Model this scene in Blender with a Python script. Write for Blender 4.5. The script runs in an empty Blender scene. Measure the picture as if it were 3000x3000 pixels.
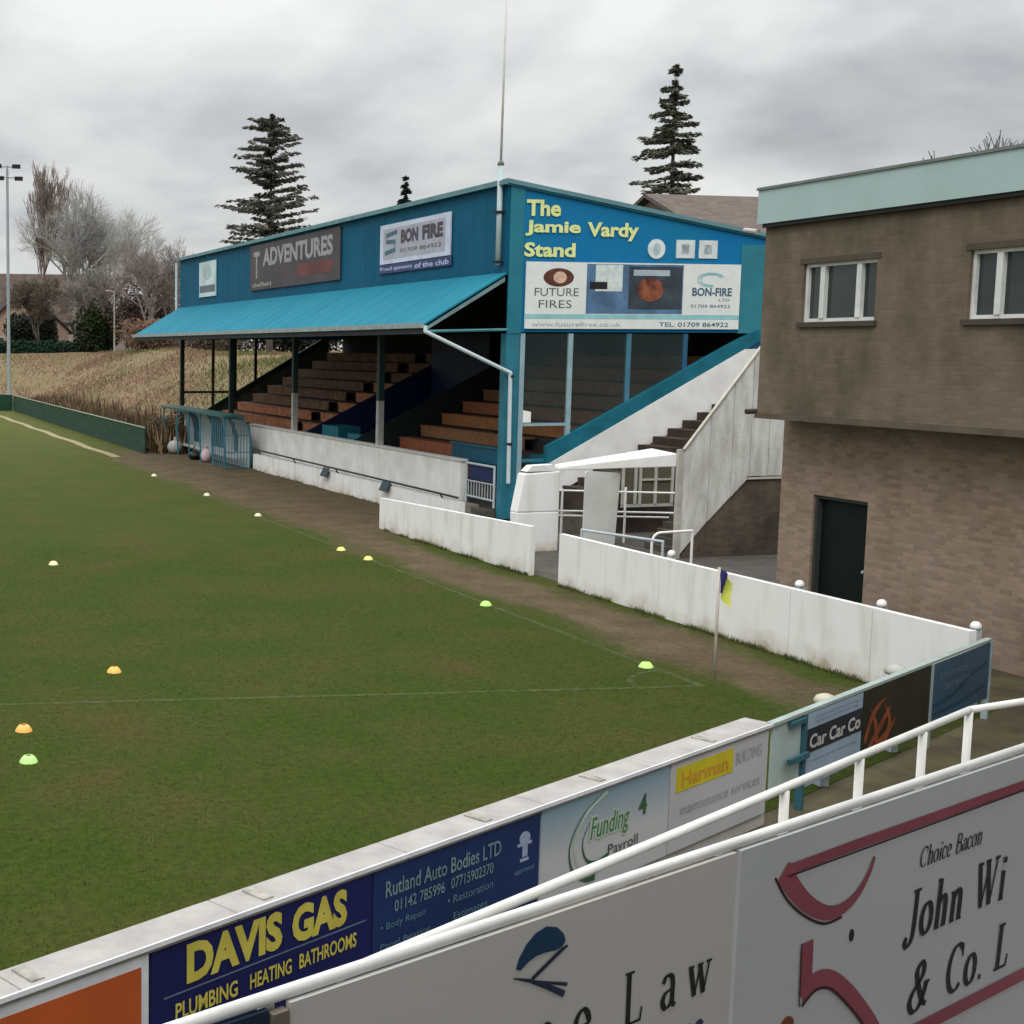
import bpy, math, random
from mathutils import Vector, Matrix, noise
R = math.radians
sc = bpy.context.scene
# ------------------------------------------------------------------ camera, world, sun, exposure
cam = bpy.data.cameras.new('camera'); co = bpy.data.objects.new('camera', cam); sc.collection.objects.link(co)
sc.camera = co
PITCH, YAW = 6.6775, 13.1610
co.location = (0, 0, 5.0); co.rotation_euler = (R(90 - PITCH), 0, R(-YAW))
cam.sensor_width = 36; cam.sensor_fit = 'HORIZONTAL'
cam.lens = 36 * 4100 / 3000
cam.shift_x = (1500 - 400) / 3000; cam.shift_y = 0
cam.clip_start = .05; cam.clip_end = 3000

w = bpy.data.worlds.new('World'); sc.world = w; w.use_nodes = True
nt = w.node_tree; nt.nodes.clear(); L = nt.links.new
N = lambda t, **k: (lambda n: ([setattr(n, a, b) for a, b in k.items()], n)[1])(nt.nodes.new(t))
SUN_EL, SUN_AZ = 42, 218          # azimuth from +Y clockwise
tc = N('ShaderNodeTexCoord'); sep = N('ShaderNodeSeparateXYZ'); L(tc.outputs['Generated'], sep.inputs[0])
zz = N('ShaderNodeMath', operation='MAXIMUM'); L(sep.outputs[2], zz.inputs[0]); zz.inputs[1].default_value = 0
za = N('ShaderNodeMath', operation='ADD'); L(zz.outputs[0], za.inputs[0]); za.inputs[1].default_value = .34
dx = N('ShaderNodeMath', operation='DIVIDE'); L(sep.outputs[0], dx.inputs[0]); L(za.outputs[0], dx.inputs[1])
dy = N('ShaderNodeMath', operation='DIVIDE'); L(sep.outputs[1], dy.inputs[0]); L(za.outputs[0], dy.inputs[1])
cmb = N('ShaderNodeCombineXYZ'); L(dx.outputs[0], cmb.inputs[0]); L(dy.outputs[0], cmb.inputs[1]); cmb.inputs[2].default_value = 3.1
n1 = N('ShaderNodeTexNoise'); L(cmb.outputs[0], n1.inputs['Vector']); n1.inputs['Scale'].default_value = 1.25; n1.inputs['Detail'].default_value = 4; n1.inputs['Roughness'].default_value = .5; n1.inputs['Distortion'].default_value = .4
n2 = N('ShaderNodeTexNoise'); L(cmb.outputs[0], n2.inputs['Vector']); n2.inputs['Scale'].default_value = 4.5; n2.inputs['Detail'].default_value = 6; n2.inputs['Roughness'].default_value = .55
mx = N('ShaderNodeMath', operation='MULTIPLY_ADD'); L(n2.outputs[0], mx.inputs[0]); mx.inputs[1].default_value = .35; L(n1.outputs[0], mx.inputs[2])
cr = N('ShaderNodeValToRGB'); L(mx.outputs[0], cr.inputs[0])
els = cr.color_ramp.elements
els[0].position = .50; els[0].color = (.40, .415, .435, 1)
els[1].position = .80; els[1].color = (.80, .81, .79, 1)
e = els.new(.61); e.color = (.54, .555, .57, 1)
e = els.new(.69); e.color = (.67, .68, .68, 1)
# overcast sky is brighter towards the zenith
z2 = N('ShaderNodeMath', operation='MULTIPLY'); L(zz.outputs[0], z2.inputs[0]); L(zz.outputs[0], z2.inputs[1])
gr = N('ShaderNodeMath', operation='MULTIPLY_ADD'); L(z2.outputs[0], gr.inputs[0]); gr.inputs[1].default_value = 3.7; gr.inputs[2].default_value = .94
bg = N('ShaderNodeBackground'); L(cr.outputs[0], bg.inputs[0]); L(gr.outputs[0], bg.inputs[1])
sky = N('ShaderNodeTexSky'); sky.sky_type = 'NISHITA'; sky.sun_disc = False; sky.sun_elevation = R(SUN_EL); sky.sun_rotation = R(SUN_AZ)
bg2 = N('ShaderNodeBackground'); L(sky.outputs[0], bg2.inputs[0]); bg2.inputs[1].default_value = .004
ad = N('ShaderNodeAddShader'); L(bg.outputs[0], ad.inputs[0]); L(bg2.outputs[0], ad.inputs[1])
wo = N('ShaderNodeOutputWorld'); L(ad.outputs[0], wo.inputs[0])

sl = bpy.data.lights.new('sun', 'SUN'); sl.energy = 1.1; sl.angle = R(18); sl.color = (1, .96, .9)
so = bpy.data.objects.new('sun', sl); sc.collection.objects.link(so)
sd = Vector((math.sin(R(SUN_AZ)) * math.cos(R(SUN_EL)), math.cos(R(SUN_AZ)) * math.cos(R(SUN_EL)), math.sin(R(SUN_EL))))
so.rotation_euler = sd.to_track_quat('Z', 'Y').to_euler()
sc.view_settings.view_transform = 'Standard'; sc.view_settings.look = 'None'
sc.view_settings.exposure = 0; sc.view_settings.gamma = 1
try: sc.cycles.max_bounces = 6; sc.cycles.transparent_max_bounces = 12
except Exception: pass

# ------------------------------------------------------------------ helpers
MATS = {}
def mat(name, col, rough=.7, ns=3., na=.12, bump=0., bs=20., metal=0., spec=.3, col2=None, streak=0., alpha=1., trans=0.):
    if name in MATS: return MATS[name]
    m = bpy.data.materials.new(name); MATS[name] = m; m.use_nodes = True
    t = m.node_tree; b = t.nodes['Principled BSDF']; l = t.links.new
    b.inputs['Roughness'].default_value = rough; b.inputs['Metallic'].default_value = metal
    b.inputs['Specular IOR Level'].default_value = spec
    g = t.nodes.new('ShaderNodeNewGeometry')
    nz = t.nodes.new('ShaderNodeTexNoise'); nz.inputs['Scale'].default_value = ns; nz.inputs['Detail'].default_value = 6; nz.inputs['Roughness'].default_value = .6
    if streak:
        mp = t.nodes.new('ShaderNodeMapping'); mp.inputs['Scale'].default_value = (1, 1, streak); l(g.outputs['Position'], mp.inputs[0]); l(mp.outputs[0], nz.inputs['Vector'])
    else: l(g.outputs['Position'], nz.inputs['Vector'])
    r = t.nodes.new('ShaderNodeValToRGB'); l(nz.outputs[0], r.inputs[0])
    c2 = col2 or tuple(c * (1 + na) for c in col); c1 = tuple(c * (1 - na) for c in col) if not col2 else col
    r.color_ramp.elements[0].position = .36; r.color_ramp.elements[0].color = (*c1, 1)
    r.color_ramp.elements[1].position = .66; r.color_ramp.elements[1].color = (*c2, 1)
    l(r.outputs[0], b.inputs['Base Color'])
    if bump:
        n2 = t.nodes.new('ShaderNodeTexNoise'); n2.inputs['Scale'].default_value = bs; n2.inputs['Detail'].default_value = 5; l(g.outputs['Position'], n2.inputs['Vector'])
        bp = t.nodes.new('ShaderNodeBump'); bp.inputs['Strength'].default_value = bump; bp.inputs['Distance'].default_value = .03
        l(n2.outputs[0], bp.inputs['Height']); l(bp.outputs[0], b.inputs['Normal'])
    if trans: b.inputs['Transmission Weight'].default_value = trans
    if alpha < 1: b.inputs['Alpha'].default_value = alpha
    return m

def obj_props(o, label=None, cat=None, group=None, kind=None):
    if label: o['label'] = label
    if cat: o['category'] = cat
    if group: o['group'] = group
    if kind: o['kind'] = kind
    return o
def thing(name, loc, label, cat, group=None):
    o = bpy.data.objects.new(name, None); sc.collection.objects.link(o); o.location = loc; o.empty_display_size = .2
    return obj_props(o, label, cat, group)
def wloc(o):
    v = Vector((0, 0, 0))
    while o: v = v + o.location; o = o.parent
    return v
class MB:
    def __init__(s): s.v = []; s.f = []; s.mi = []; s.cur = 0
    def face(s, pts):
        b = len(s.v); s.v += [Vector(p) for p in pts]; s.f.append(tuple(range(b, b + len(pts)))); s.mi.append(s.cur); return s
    def box(s, x0, x1, y0, y1, z0, z1):
        return s.hexa([(x0, y0, z0), (x1, y0, z0), (x1, y1, z0), (x0, y1, z0)], [(x0, y0, z1), (x1, y0, z1), (x1, y1, z1), (x0, y1, z1)])
    def hexa(s, bot, top):
        b = len(s.v); s.v += [Vector(p) for p in bot] + [Vector(p) for p in top]; n = len(bot)
        s.f.append(tuple(b + i for i in range(n))[::-1]); s.f.append(tuple(b + n + i for i in range(n))); s.mi += [s.cur] * 2
        for i in range(n):
            j = (i + 1) % n; s.f.append((b + i, b + j, b + n + j, b + n + i)); s.mi.append(s.cur)
        return s
    def prism(s, poly, ex):
        ex = Vector(ex); return s.hexa(poly, [Vector(p) + ex for p in poly])
    def obox(s, P, d, u0, u1, n0, n1, z0, z1):
        """box along horizontal unit dir d from P, n = d rotated to its left"""
        d = Vector(d); n = Vector((-d.y, d.x, 0)); P = Vector(P)
        c = [P + d * u + n * v for u, v in ((u0, n0), (u1, n0), (u1, n1), (u0, n1))]
        return s.hexa([(p.x, p.y, z0) for p in c], [(p.x, p.y, z1) for p in c])
    def tube(s, p0, p1, r, r1=None, n=8, caps=True):
        p0, p1 = Vector(p0), Vector(p1); r1 = r if r1 is None else r1
        a = (p1 - p0)
        if a.length < 1e-6: return s
        a.normalize(); u = a.orthogonal().normalized(); v = a.cross(u); b = len(s.v)
        for i in range(n):
            t = 2 * math.pi * i / n; d = u * math.cos(t) + v * math.sin(t); s.v += [p0 + d * r, p1 + d * r1]
        for i in range(n):
            j = (i + 1) % n; s.f.append((b + 2 * i, b + 2 * j, b + 2 * j + 1, b + 2 * i + 1)); s.mi.append(s.cur)
        if caps:
            s.f.append(tuple(b + 2 * i for i in range(n))[::-1]); s.f.append(tuple(b + 2 * i + 1 for i in range(n))); s.mi += [s.cur] * 2
        return s
    def path(s, pts, r, n=8):
        for a, b in zip(pts, pts[1:]): s.tube(a, b, r, n=n)
        for p in pts[1:-1]: s.ball(p, r * 1.0, 8, 5)
        return s
    def ball(s, c, r, n=12, m=8, sz=1., zmin=-1.):
        c = Vector(c); b = len(s.v)
        for j in range(m + 1):
            ph = -math.pi / 2 + math.pi * j / m; z = max(math.sin(ph), zmin)
            for i in range(n):
                t = 2 * math.pi * i / n; s.v.append(c + Vector((math.cos(t) * math.cos(ph) * r, math.sin(t) * math.cos(ph) * r, z * r * sz)))
        for j in range(m):
            for i in range(n):
                k = (i + 1) % n; s.f.append((b + j * n + i, b + j * n + k, b + (j + 1) * n + k, b + (j + 1) * n + i)); s.mi.append(s.cur)
        return s
    def lathe(s, c, prof, n=16):
        c = Vector(c); b = len(s.v)
        for r, z in prof:
            for i in range(n):
                t = 2 * math.pi * i / n; s.v.append(c + Vector((math.cos(t) * r, math.sin(t) * r, z)))
        for j in range(len(prof) - 1):
            for i in range(n):
                k = (i + 1) % n; s.f.append((b + j * n + i, b + j * n + k, b + (j + 1) * n + k, b + (j + 1) * n + i)); s.mi.append(s.cur)
        return s
    def build(s, name, mats, parent=None, smooth=False, bevel=0., **props):
        off = wloc(parent) if parent else Vector((0, 0, 0))
        me = bpy.data.meshes.new(name); me.from_pydata([v - off for v in s.v], [], s.f)
        if not isinstance(mats, (list, tuple)): mats = [mats]
        for m in mats: me.materials.append(m)
        if len(mats) > 1: me.polygons.foreach_set('material_index', s.mi)
        if smooth: me.polygons.foreach_set('use_smooth', [True] * len(me.polygons))
        me.update(); o = bpy.data.objects.new(name, me); sc.collection.objects.link(o)
        if parent: o.parent = parent
        if bevel:
            bm = o.modifiers.new('bevel', 'BEVEL'); bm.width = bevel; bm.segments = 2; bm.limit_method = 'ANGLE'
        return obj_props(o, **props)
def B(*a): return MB().box(*a)

class Plane:
    """a vertical face: O origin, u reading direction, n towards the reader"""
    def __init__(s, O, u, n): s.O = Vector(O); s.u = Vector(u).normalized(); s.n = Vector(n).normalized()
    def p(s, u, z, h=0.): q = s.O + s.u * u + s.n * h; return Vector((q.x, q.y, z))
    def rect(s, mb, u0, u1, z0, z1, h0, h1):
        return mb.hexa([s.p(u0, z0, h0), s.p(u1, z0, h0), s.p(u1, z1, h0), s.p(u0, z1, h0)], [s.p(u0, z0, h1), s.p(u1, z0, h1), s.p(u1, z1, h1), s.p(u0, z1, h1)])
    def poly(s, mb, pts, h0, h1):
        return mb.hexa([s.p(a, b, h0) for a, b in pts], [s.p(a, b, h1) for a, b in pts])
    def disc(s, mb, u, z, ru, rz, h0, h1, n=28):
        return s.poly(mb, [(u + ru * math.cos(2 * math.pi * i / n), z + rz * math.sin(2 * math.pi * i / n)) for i in range(n)], h0, h1)
    def ribbon(s, mb, pts, wid, h, h0=None):
        """flat stroke along pts, wid = list or number"""
        n = len(pts); W = wid if isinstance(wid, (list, tuple)) else [wid] * n; lf = []; rt = []
        for i in range(n):
            a = Vector(pts[max(i - 1, 0)]); b = Vector(pts[min(i + 1, n - 1)]); d = (b - a); d.normalize(); q = Vector((-d.y, d.x)) * W[i] / 2
            p = Vector(pts[i]); lf.append(p + q); rt.append(p - q)
        b = len(mb.v)
        for i in range(n): mb.v += [s.p(rt[i].x, rt[i].y, h), s.p(lf[i].x, lf[i].y, h)]
        for i in range(n - 1): mb.f.append((b + 2 * i, b + 2 * i + 2, b + 2 * i + 3, b + 2 * i + 1)); mb.mi.append(mb.cur)
        return mb
def spline(pts, k=8):
    out = []; P = [Vector(p) for p in pts]; P = [P[0]] + P + [P[-1]]
    for i in range(1, len(P) - 2):
        for j in range(k):
            t = j / k; a, b, c, d = P[i - 1], P[i], P[i + 1], P[i + 2]
            out.append(.5 * ((2 * b) + (c - a) * t + (2 * a - 5 * b + 4 * c - d) * t * t + (3 * b - a - 3 * c + d) * t ** 3))
    out.append(P[-2]); return [tuple(p) for p in out]
def lettering(text, m, parent, pl, u0, u1, z0, z1, h, bold=0., shear=0., name='lettering'):
    cu = bpy.data.curves.new('t', 'FONT'); cu.body = text; cu.size = 1; cu.offset = bold; cu.shear = shear; cu.extrude = .0; cu.resolution_u = 3
    o = bpy.data.objects.new('t', cu); sc.collection.objects.link(o)
    dg = bpy.context.evaluated_depsgraph_get(); me = bpy.data.meshes.new_from_object(o.evaluated_get(dg))
    bpy.data.objects.remove(o); bpy.data.curves.remove(cu)
    xs = [v.co.x for v in me.vertices]; ys = [v.co.y for v in me.vertices]
    x0, x1, y0, y1 = min(xs), max(xs), min(ys), max(ys); off = wloc(parent)
    for v in me.vertices:
        v.co = pl.p(u0 + (v.co.x - x0) / (x1 - x0) * (u1 - u0), z0 + (v.co.y - y0) / (y1 - y0) * (z1 - z0), h) - off
    # one object per word: cut at the widest gaps between letters
    words = len(text.split()); fx = sorted((min(me.vertices[i].co.dot(pl.u) for i in p.vertices), max(me.vertices[i].co.dot(pl.u) for i in p.vertices), p.index) for p in me.polygons)
    gaps = []; reach = fx[0][1]
    for k in range(1, len(fx)):
        if fx[k][0] > reach: gaps.append((fx[k][0] - reach, k))
        reach = max(reach, fx[k][1])
    cuts = sorted(k for g_, k in sorted(gaps, reverse=True)[:words - 1]); cuts = [0] + cuts + [len(fx)]; o = None
    for a, b in zip(cuts, cuts[1:]):
        mb = MB(); idx = {}
        for f in fx[a:b]:
            fc = []
            for i in me.polygons[f[2]].vertices:
                if i not in idx: idx[i] = len(mb.v); mb.v.append(me.vertices[i].co + off)
                fc.append(idx[i])
            mb.f.append(tuple(fc)); mb.mi.append(0)
        o = mb.build(name, m, parent)
    bpy.data.meshes.remove(me); return o

# broad-nib serif letters: strokes in a unit box (baseline 0, cap height 1); each stroke: (pts, wmin, wmax)
def arc(cx, cy, rx, ry, a0, a1, n=14): return [(cx + rx * math.cos(R(a0 + (a1 - a0) * i / n)), cy + ry * math.sin(R(a0 + (a1 - a0) * i / n))) for i in range(n + 1)]
def lin(*p): return list(p)
T = 'thin'
GL = {
 'L': (.62, [lin((.16, 0), (.16, 1)), (T, lin((.02, .98), (.32, .98))), (T, lin((.02, .02), (.55, .02))), (T, lin((.55, 0), (.60, .26)))]),
 'J': (.5, [spline([(.34, .98), (.34, .25), (.28, -.02), (.12, -.12), (.02, -.02), (.08, .08)]), (T, lin((.18, .98), (.50, .98)))]),
 'W': (1.05, [lin((.10, .98), (.32, .02)), (T, lin((.32, .02), (.52, .80))), lin((.48, .98), (.70, .02)), (T, lin((.70, .02), (.92, .98))), (T, lin((0, .98), (.24, .98))), (T, lin((.38, .98), (.62, .98))), (T, lin((.80, .98), (1.04, .98)))]),
 'B': (.62, [lin((.14, 0), (.14, 1)), spline([(.02, .98), (.36, .97), (.50, .76), (.34, .54), (.16, .53)]), spline([(.16, .53), (.42, .52), (.58, .27), (.38, .02), (.02, .02)])]),
 'C': (.68, [arc(.36, .5, .33, .49, 48, 312, 22), (T, lin((.58, .98), (.60, .70)))]),
 '&': (.80, [spline([(.74, .06), (.56, .16), (.26, .66), (.24, .86), (.38, .98), (.50, .86), (.44, .66), (.14, .42), (.04, .20), (.18, .01), (.40, .03), (.58, .26), (.66, .52)]), (T, lin((.54, .52), (.78, .52)))]),
 'o': (.50, [arc(.24, .32, .21, .31, 0, 360, 22)]),
 'h': (.56, [lin((.12, 0), (.12, 1.02)), spline([(.12, .50), (.26, .64), (.38, .60), (.42, .46), (.42, 0)]), (T, lin((.02, .02), (.22, .02))), (T, lin((.32, .02), (.52, .02))), (T, lin((.0, 1.0), (.14, 1.0)))]),
 'n': (.56, [lin((.12, 0), (.12, .62)), spline([(.12, .48), (.26, .63), (.38, .59), (.42, .46), (.42, 0)]), (T, lin((.02, .02), (.22, .02))), (T, lin((.32, .02), (.52, .02))), (T, lin((.0, .61), (.14, .61)))]),
 'i': (.28, [lin((.12, 0), (.12, .62)), (T, lin((.02, .02), (.22, .02))), (T, lin((.0, .61), (.14, .61))), lin((.12, .80), (.12, .93))]),
 'a': (.50, [spline([(.06, .50), (.16, .62), (.30, .60), (.36, .46), (.36, .10), (.46, .02)]), spline([(.36, .36), (.14, .30), (.06, .16), (.14, .02), (.28, .06), (.36, .18)])]),
 'w': (.78, [lin((.08, .60), (.22, .02)), (T, lin((.22, .02), (.36, .52))), lin((.36, .60), (.50, .02)), (T, lin((.50, .02), (.66, .60))), (T, lin((0, .60), (.17, .60))), (T, lin((.28, .60), (.46, .60))), (T, lin((.57, .60), (.75, .60)))]),
 'e': (.46, [spline([(.05, .34), (.38, .36), (.36, .54), (.22, .63), (.07, .50), (.04, .28), (.12, .06), (.26, .0), (.40, .12)])]),
 'c': (.44, [spline([(.38, .50), (.24, .63), (.08, .52), (.04, .30), (.10, .08), (.24, .0), (.38, .12)])]),
 's': (.40, [spline([(.32, .52), (.18, .63), (.06, .52), (.14, .36), (.28, .26), (.32, .12), (.18, -.01), (.03, .10)])]),
 '.': (.22, [lin((.06, .05), (.16, .05))]), ' ': (.34, []),
}
def serif(text, m, parent, pl, u, z, cap, h, width=1., slant=0., gap=.06, weight=.12, name='lettering'):
    mb = MB(); k = 0
    for ch in text:
        adv, st = GL[ch]
        for s_ in st:
            thin = isinstance(s_, tuple); pts = s_[1] if thin else s_
            if thin: pts2 = [(u + (x * width + slant * y) * cap, z + y * cap) for x, y in pts]; W = [weight * .38 * cap] * len(pts2)
            else:
                pts2 = [(u + (x * width + slant * y) * cap, z + y * cap) for x, y in pts]; W = []
                for i in range(len(pts2)):
                    a = Vector(pts2[max(i - 1, 0)]); b = Vector(pts2[min(i + 1, len(pts2) - 1)]); d = (b - a).normalized()
                    W.append(cap * weight * (.34 + .66 * abs(d.x * math.sin(R(12)) - d.y * math.cos(R(12)))))
            if ch == '.': W = [cap * .11] * len(pts2)
            pl.ribbon(mb, pts2, W, h + .0004 * (k % 6)); k += 1
        u += (adv * width + gap) * cap
    return mb.build(name, m, parent)

# ------------------------------------------------------------------ materials
teal = mat('blue_cladding', (.003, .088, .16), .65, .5, .12, spec=.12)
gableblue = mat('gable_blue_cladding', (.003, .145, .36), .6, .35, .0, col2=(.006, .165, .32), spec=.15)
canopyblue = mat('canopy_sheet_blue', (.004, .145, .22), .7, .35, .0, col2=(.010, .18, .25), spec=.12)
trimblue = mat('blue_steel_paint', (.02, .15, .21), .5, 2, .15)
darksteel = mat('dark_steel', (.018, .03, .03), .6, 2, .2)
navy = mat('navy_board', (.008, .018, .075), .6, 1.5, .2)
cyanb = mat('turquoise_board', (.015, .16, .22), .6, 1.5, .15)
whitep = mat('white_painted_wall', (.62, .61, .59), .75, 1.3, .0, col2=(.76, .76, .745), bump=.15, bs=30)
whitemetal = mat('white_metal_paint', (.80, .79, .765), .5, 5, .05)
palegrey = mat('pale_grey_metal', (.40, .46, .48), .5, 4, .1)
dirtywhite = mat('weathered_white_sheet', (.44, .435, .41), .8, 5, .0, col2=(.64, .64, .62), bump=.3, bs=12, streak=.25)
wood = mat('orange_varnished_wood', (.30, .105, .045), .6, 3, .0, col2=(.40, .15, .06))
woodrow = [mat('seat_wood_%s' % n, c, .6, 4, .2) for n, c in (('amber', (.40, .165, .06)), ('rust', (.37, .125, .06)), ('tan', (.32, .15, .07)))]
conc = mat('concrete', (.20, .185, .165), .9, 2, .2, bump=.4, bs=15)
concd = mat('dark_concrete', (.085, .075, .062), .9, 1.6, .3, bump=.4, bs=15)
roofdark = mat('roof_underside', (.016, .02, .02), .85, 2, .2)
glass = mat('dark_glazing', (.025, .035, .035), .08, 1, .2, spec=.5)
clearglass = mat('grimy_clear_pane', (.035, .055, .055), .35, 1, .2, spec=.25, alpha=.30)
greensh = mat('green_netting', (.018, .052, .032), .9, 2.5, .3)
greenm = mat('green_steel', (.03, .11, .085), .55, 2, .2)
copper = mat('pale_green_fascia', (.33, .455, .435), .6, 1.2, .0, col2=(.37, .48, .49), spec=.3)
black = mat('black_paint', (.012, .012, .012), .5)
doorg = mat('dark_green_door', (.004, .009, .008), .5, spec=.15)

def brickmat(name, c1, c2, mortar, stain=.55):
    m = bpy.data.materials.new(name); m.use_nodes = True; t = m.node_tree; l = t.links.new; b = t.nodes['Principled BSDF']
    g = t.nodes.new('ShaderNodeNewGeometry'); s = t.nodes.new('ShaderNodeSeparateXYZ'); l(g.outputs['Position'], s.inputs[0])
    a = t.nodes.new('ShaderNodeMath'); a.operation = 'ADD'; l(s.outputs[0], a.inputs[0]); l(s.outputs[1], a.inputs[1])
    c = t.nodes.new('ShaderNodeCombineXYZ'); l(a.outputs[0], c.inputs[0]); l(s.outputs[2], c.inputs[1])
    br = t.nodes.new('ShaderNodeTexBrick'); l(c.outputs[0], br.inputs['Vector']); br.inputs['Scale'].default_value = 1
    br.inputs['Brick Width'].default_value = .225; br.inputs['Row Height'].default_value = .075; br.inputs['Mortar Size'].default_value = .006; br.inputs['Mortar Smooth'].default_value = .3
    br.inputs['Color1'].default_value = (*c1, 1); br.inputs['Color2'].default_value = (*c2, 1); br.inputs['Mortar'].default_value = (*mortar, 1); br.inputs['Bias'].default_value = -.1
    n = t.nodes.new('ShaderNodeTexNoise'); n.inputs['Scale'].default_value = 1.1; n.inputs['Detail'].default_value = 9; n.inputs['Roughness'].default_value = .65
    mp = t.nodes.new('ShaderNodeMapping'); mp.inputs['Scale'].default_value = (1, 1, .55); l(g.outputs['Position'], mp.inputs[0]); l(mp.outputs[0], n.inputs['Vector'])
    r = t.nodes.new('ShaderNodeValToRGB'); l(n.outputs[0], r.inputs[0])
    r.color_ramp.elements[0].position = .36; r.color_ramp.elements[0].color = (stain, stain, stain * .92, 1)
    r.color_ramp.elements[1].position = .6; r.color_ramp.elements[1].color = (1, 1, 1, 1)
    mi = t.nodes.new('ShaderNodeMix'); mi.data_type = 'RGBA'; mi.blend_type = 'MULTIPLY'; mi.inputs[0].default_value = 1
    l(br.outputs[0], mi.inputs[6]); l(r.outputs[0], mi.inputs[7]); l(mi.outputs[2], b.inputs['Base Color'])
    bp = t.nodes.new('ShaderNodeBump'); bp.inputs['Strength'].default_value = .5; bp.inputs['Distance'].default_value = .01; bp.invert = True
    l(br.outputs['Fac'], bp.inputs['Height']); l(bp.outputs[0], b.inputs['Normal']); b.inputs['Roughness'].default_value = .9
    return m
brick_up = brickmat('brown_stained_brick', (.165, .125, .088), (.135, .104, .072), (.155, .125, .095), .56)
brick_lo = brickmat('pinkish_brick', (.30, .215, .16), (.20, .145, .105), (.25, .20, .165), .8)
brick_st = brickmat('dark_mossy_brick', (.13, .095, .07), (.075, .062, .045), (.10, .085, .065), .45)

# pitch: grass with worn mud along the touchline
def pitchmat():
    m = bpy.data.materials.new('pitch_grass'); m.use_nodes = True; t = m.node_tree; l = t.links.new; b = t.nodes['Principled BSDF']; b.inputs['Roughness'].default_value = .95; b.inputs['Specular IOR Level'].default_value = .1
    g = t.nodes.new('ShaderNodeNewGeometry'); s = t.nodes.new('ShaderNodeSeparateXYZ'); l(g.outputs['Position'], s.inputs[0])
    def noi(sc_, det=6, ro=.6, sx=(1, 1, 1)):
        n = t.nodes.new('ShaderNodeTexNoise'); n.inputs['Scale'].default_value = sc_; n.inputs['Detail'].default_value = det; n.inputs['Roughness'].default_value = ro
        mp = t.nodes.new('ShaderNodeMapping'); mp.inputs['Scale'].default_value = sx; l(g.outputs['Position'], mp.inputs[0]); l(mp.outputs[0], n.inputs['Vector']); return n.outputs[0]
    def ramp(src, *st):
        r = t.nodes.new('ShaderNodeValToRGB'); l(src, r.inputs[0]); e = r.color_ramp.elements
        e[0].position, e[0].color = st[0][0], (*st[0][1], 1); e[1].position, e[1].color = st[-1][0], (*st[-1][1], 1)
        for p, c in st[1:-1]: q = e.new(p); q.color = (*c, 1)
        return r.outputs[0]
    def mix(f, a, c, bt='MIX'):
        n = t.nodes.new('ShaderNodeMix'); n.data_type = 'RGBA'; n.blend_type = bt
        l(f, n.inputs[0]) if not isinstance(f, (int, float)) else setattr(n.inputs[0], 'default_value', f)
        l(a, n.inputs[6]); l(c, n.inputs[7]); return n.outputs[2]
    def ma(op, a, c, d=None):
        n = t.nodes.new('ShaderNodeMath'); n.operation = op
        for i, q in enumerate((a, c, d)):
            if q is None: continue
            l(q, n.inputs[i]) if not isinstance(q, (int, float)) else setattr(n.inputs[i], 'default_value', q)
        return n.outputs[0]
    base = ramp(noi(.42, 7, .68), (.30, (.062, .054, .016)), (.44, (.046, .057, .010)), (.58, (.034, .056, .006)))
    fine = ramp(noi(9, 8, .75), (.3, (.62, .62, .55)), (.7, (1.35, 1.3, 1.3)))
    grain = ramp(noi(70, 3, .7), (.3, (.7, .7, .7)), (.7, (1.3, 1.3, 1.25)))
    grass = mix(1., mix(1., base, fine, 'MULTIPLY'), grain, 'MULTIPLY')
    # paler, dusty olive towards the far end of the pitch
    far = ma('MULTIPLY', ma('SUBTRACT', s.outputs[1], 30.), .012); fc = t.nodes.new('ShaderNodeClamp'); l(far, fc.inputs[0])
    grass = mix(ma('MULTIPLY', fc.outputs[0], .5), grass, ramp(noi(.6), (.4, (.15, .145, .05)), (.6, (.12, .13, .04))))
    mud = mix(1., ramp(noi(1.1), (.35, (.082, .060, .038)), (.55, (.110, .080, .054)), (.7, (.14, .100, .072))), fine, 'MULTIPLY')
    # band centred on x=14 (assistant's run), wobbling
    wob = ma('MULTIPLY_ADD', noi(.45, 5, .65, (1, .35, 1)), 2.6, -1.3)
    fw = ma('MULTIPLY_ADD', noi(2.4, 6, .7), 1.2, -.6)
    xx = ma('ADD', ma('ADD', s.outputs[0], wob), fw)
    d = ma('ABSOLUTE', ma('SUBTRACT', xx, 14.1), 0.)
    mr = t.nodes.new('ShaderNodeMapRange'); mr.interpolation_type = 'SMOOTHSTEP'; l(d, mr.inputs[0]); mr.inputs[1].default_value = .35; mr.inputs[2].default_value = 1.15; mr.inputs[3].default_value = 1; mr.inputs[4].default_value = 0
    # from y 36 outwards the strip widens to the stand wall
    m2 = t.nodes.new('ShaderNodeMapRange'); m2.interpolation_type = 'SMOOTHSTEP'; l(ma('ADD', xx, 0.), m2.inputs[0]); m2.inputs[1].default_value = 13.4; m2.inputs[2].default_value = 14.6
    m3 = t.nodes.new('ShaderNodeMapRange'); m3.interpolation_type = 'SMOOTHSTEP'; l(s.outputs[1], m3.inputs[0]); m3.inputs[1].default_value = 32; m3.inputs[2].default_value = 37
    m4 = t.nodes.new('ShaderNodeMapRange'); m4.interpolation_type = 'SMOOTHSTEP'; l(s.outputs[1], m4.inputs[0]); m4.inputs[1].default_value = 70; m4.inputs[2].default_value = 64
    wide = ma('MULTIPLY', ma('MULTIPLY', m2.outputs[0], m3.outputs[0]), m4.outputs[0])
    nearc = t.nodes.new('ShaderNodeMapRange'); nearc.interpolation_type = 'SMOOTHSTEP'; l(s.outputs[1], nearc.inputs[0]); nearc.inputs[1].default_value = 14; nearc.inputs[2].default_value = 18
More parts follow.
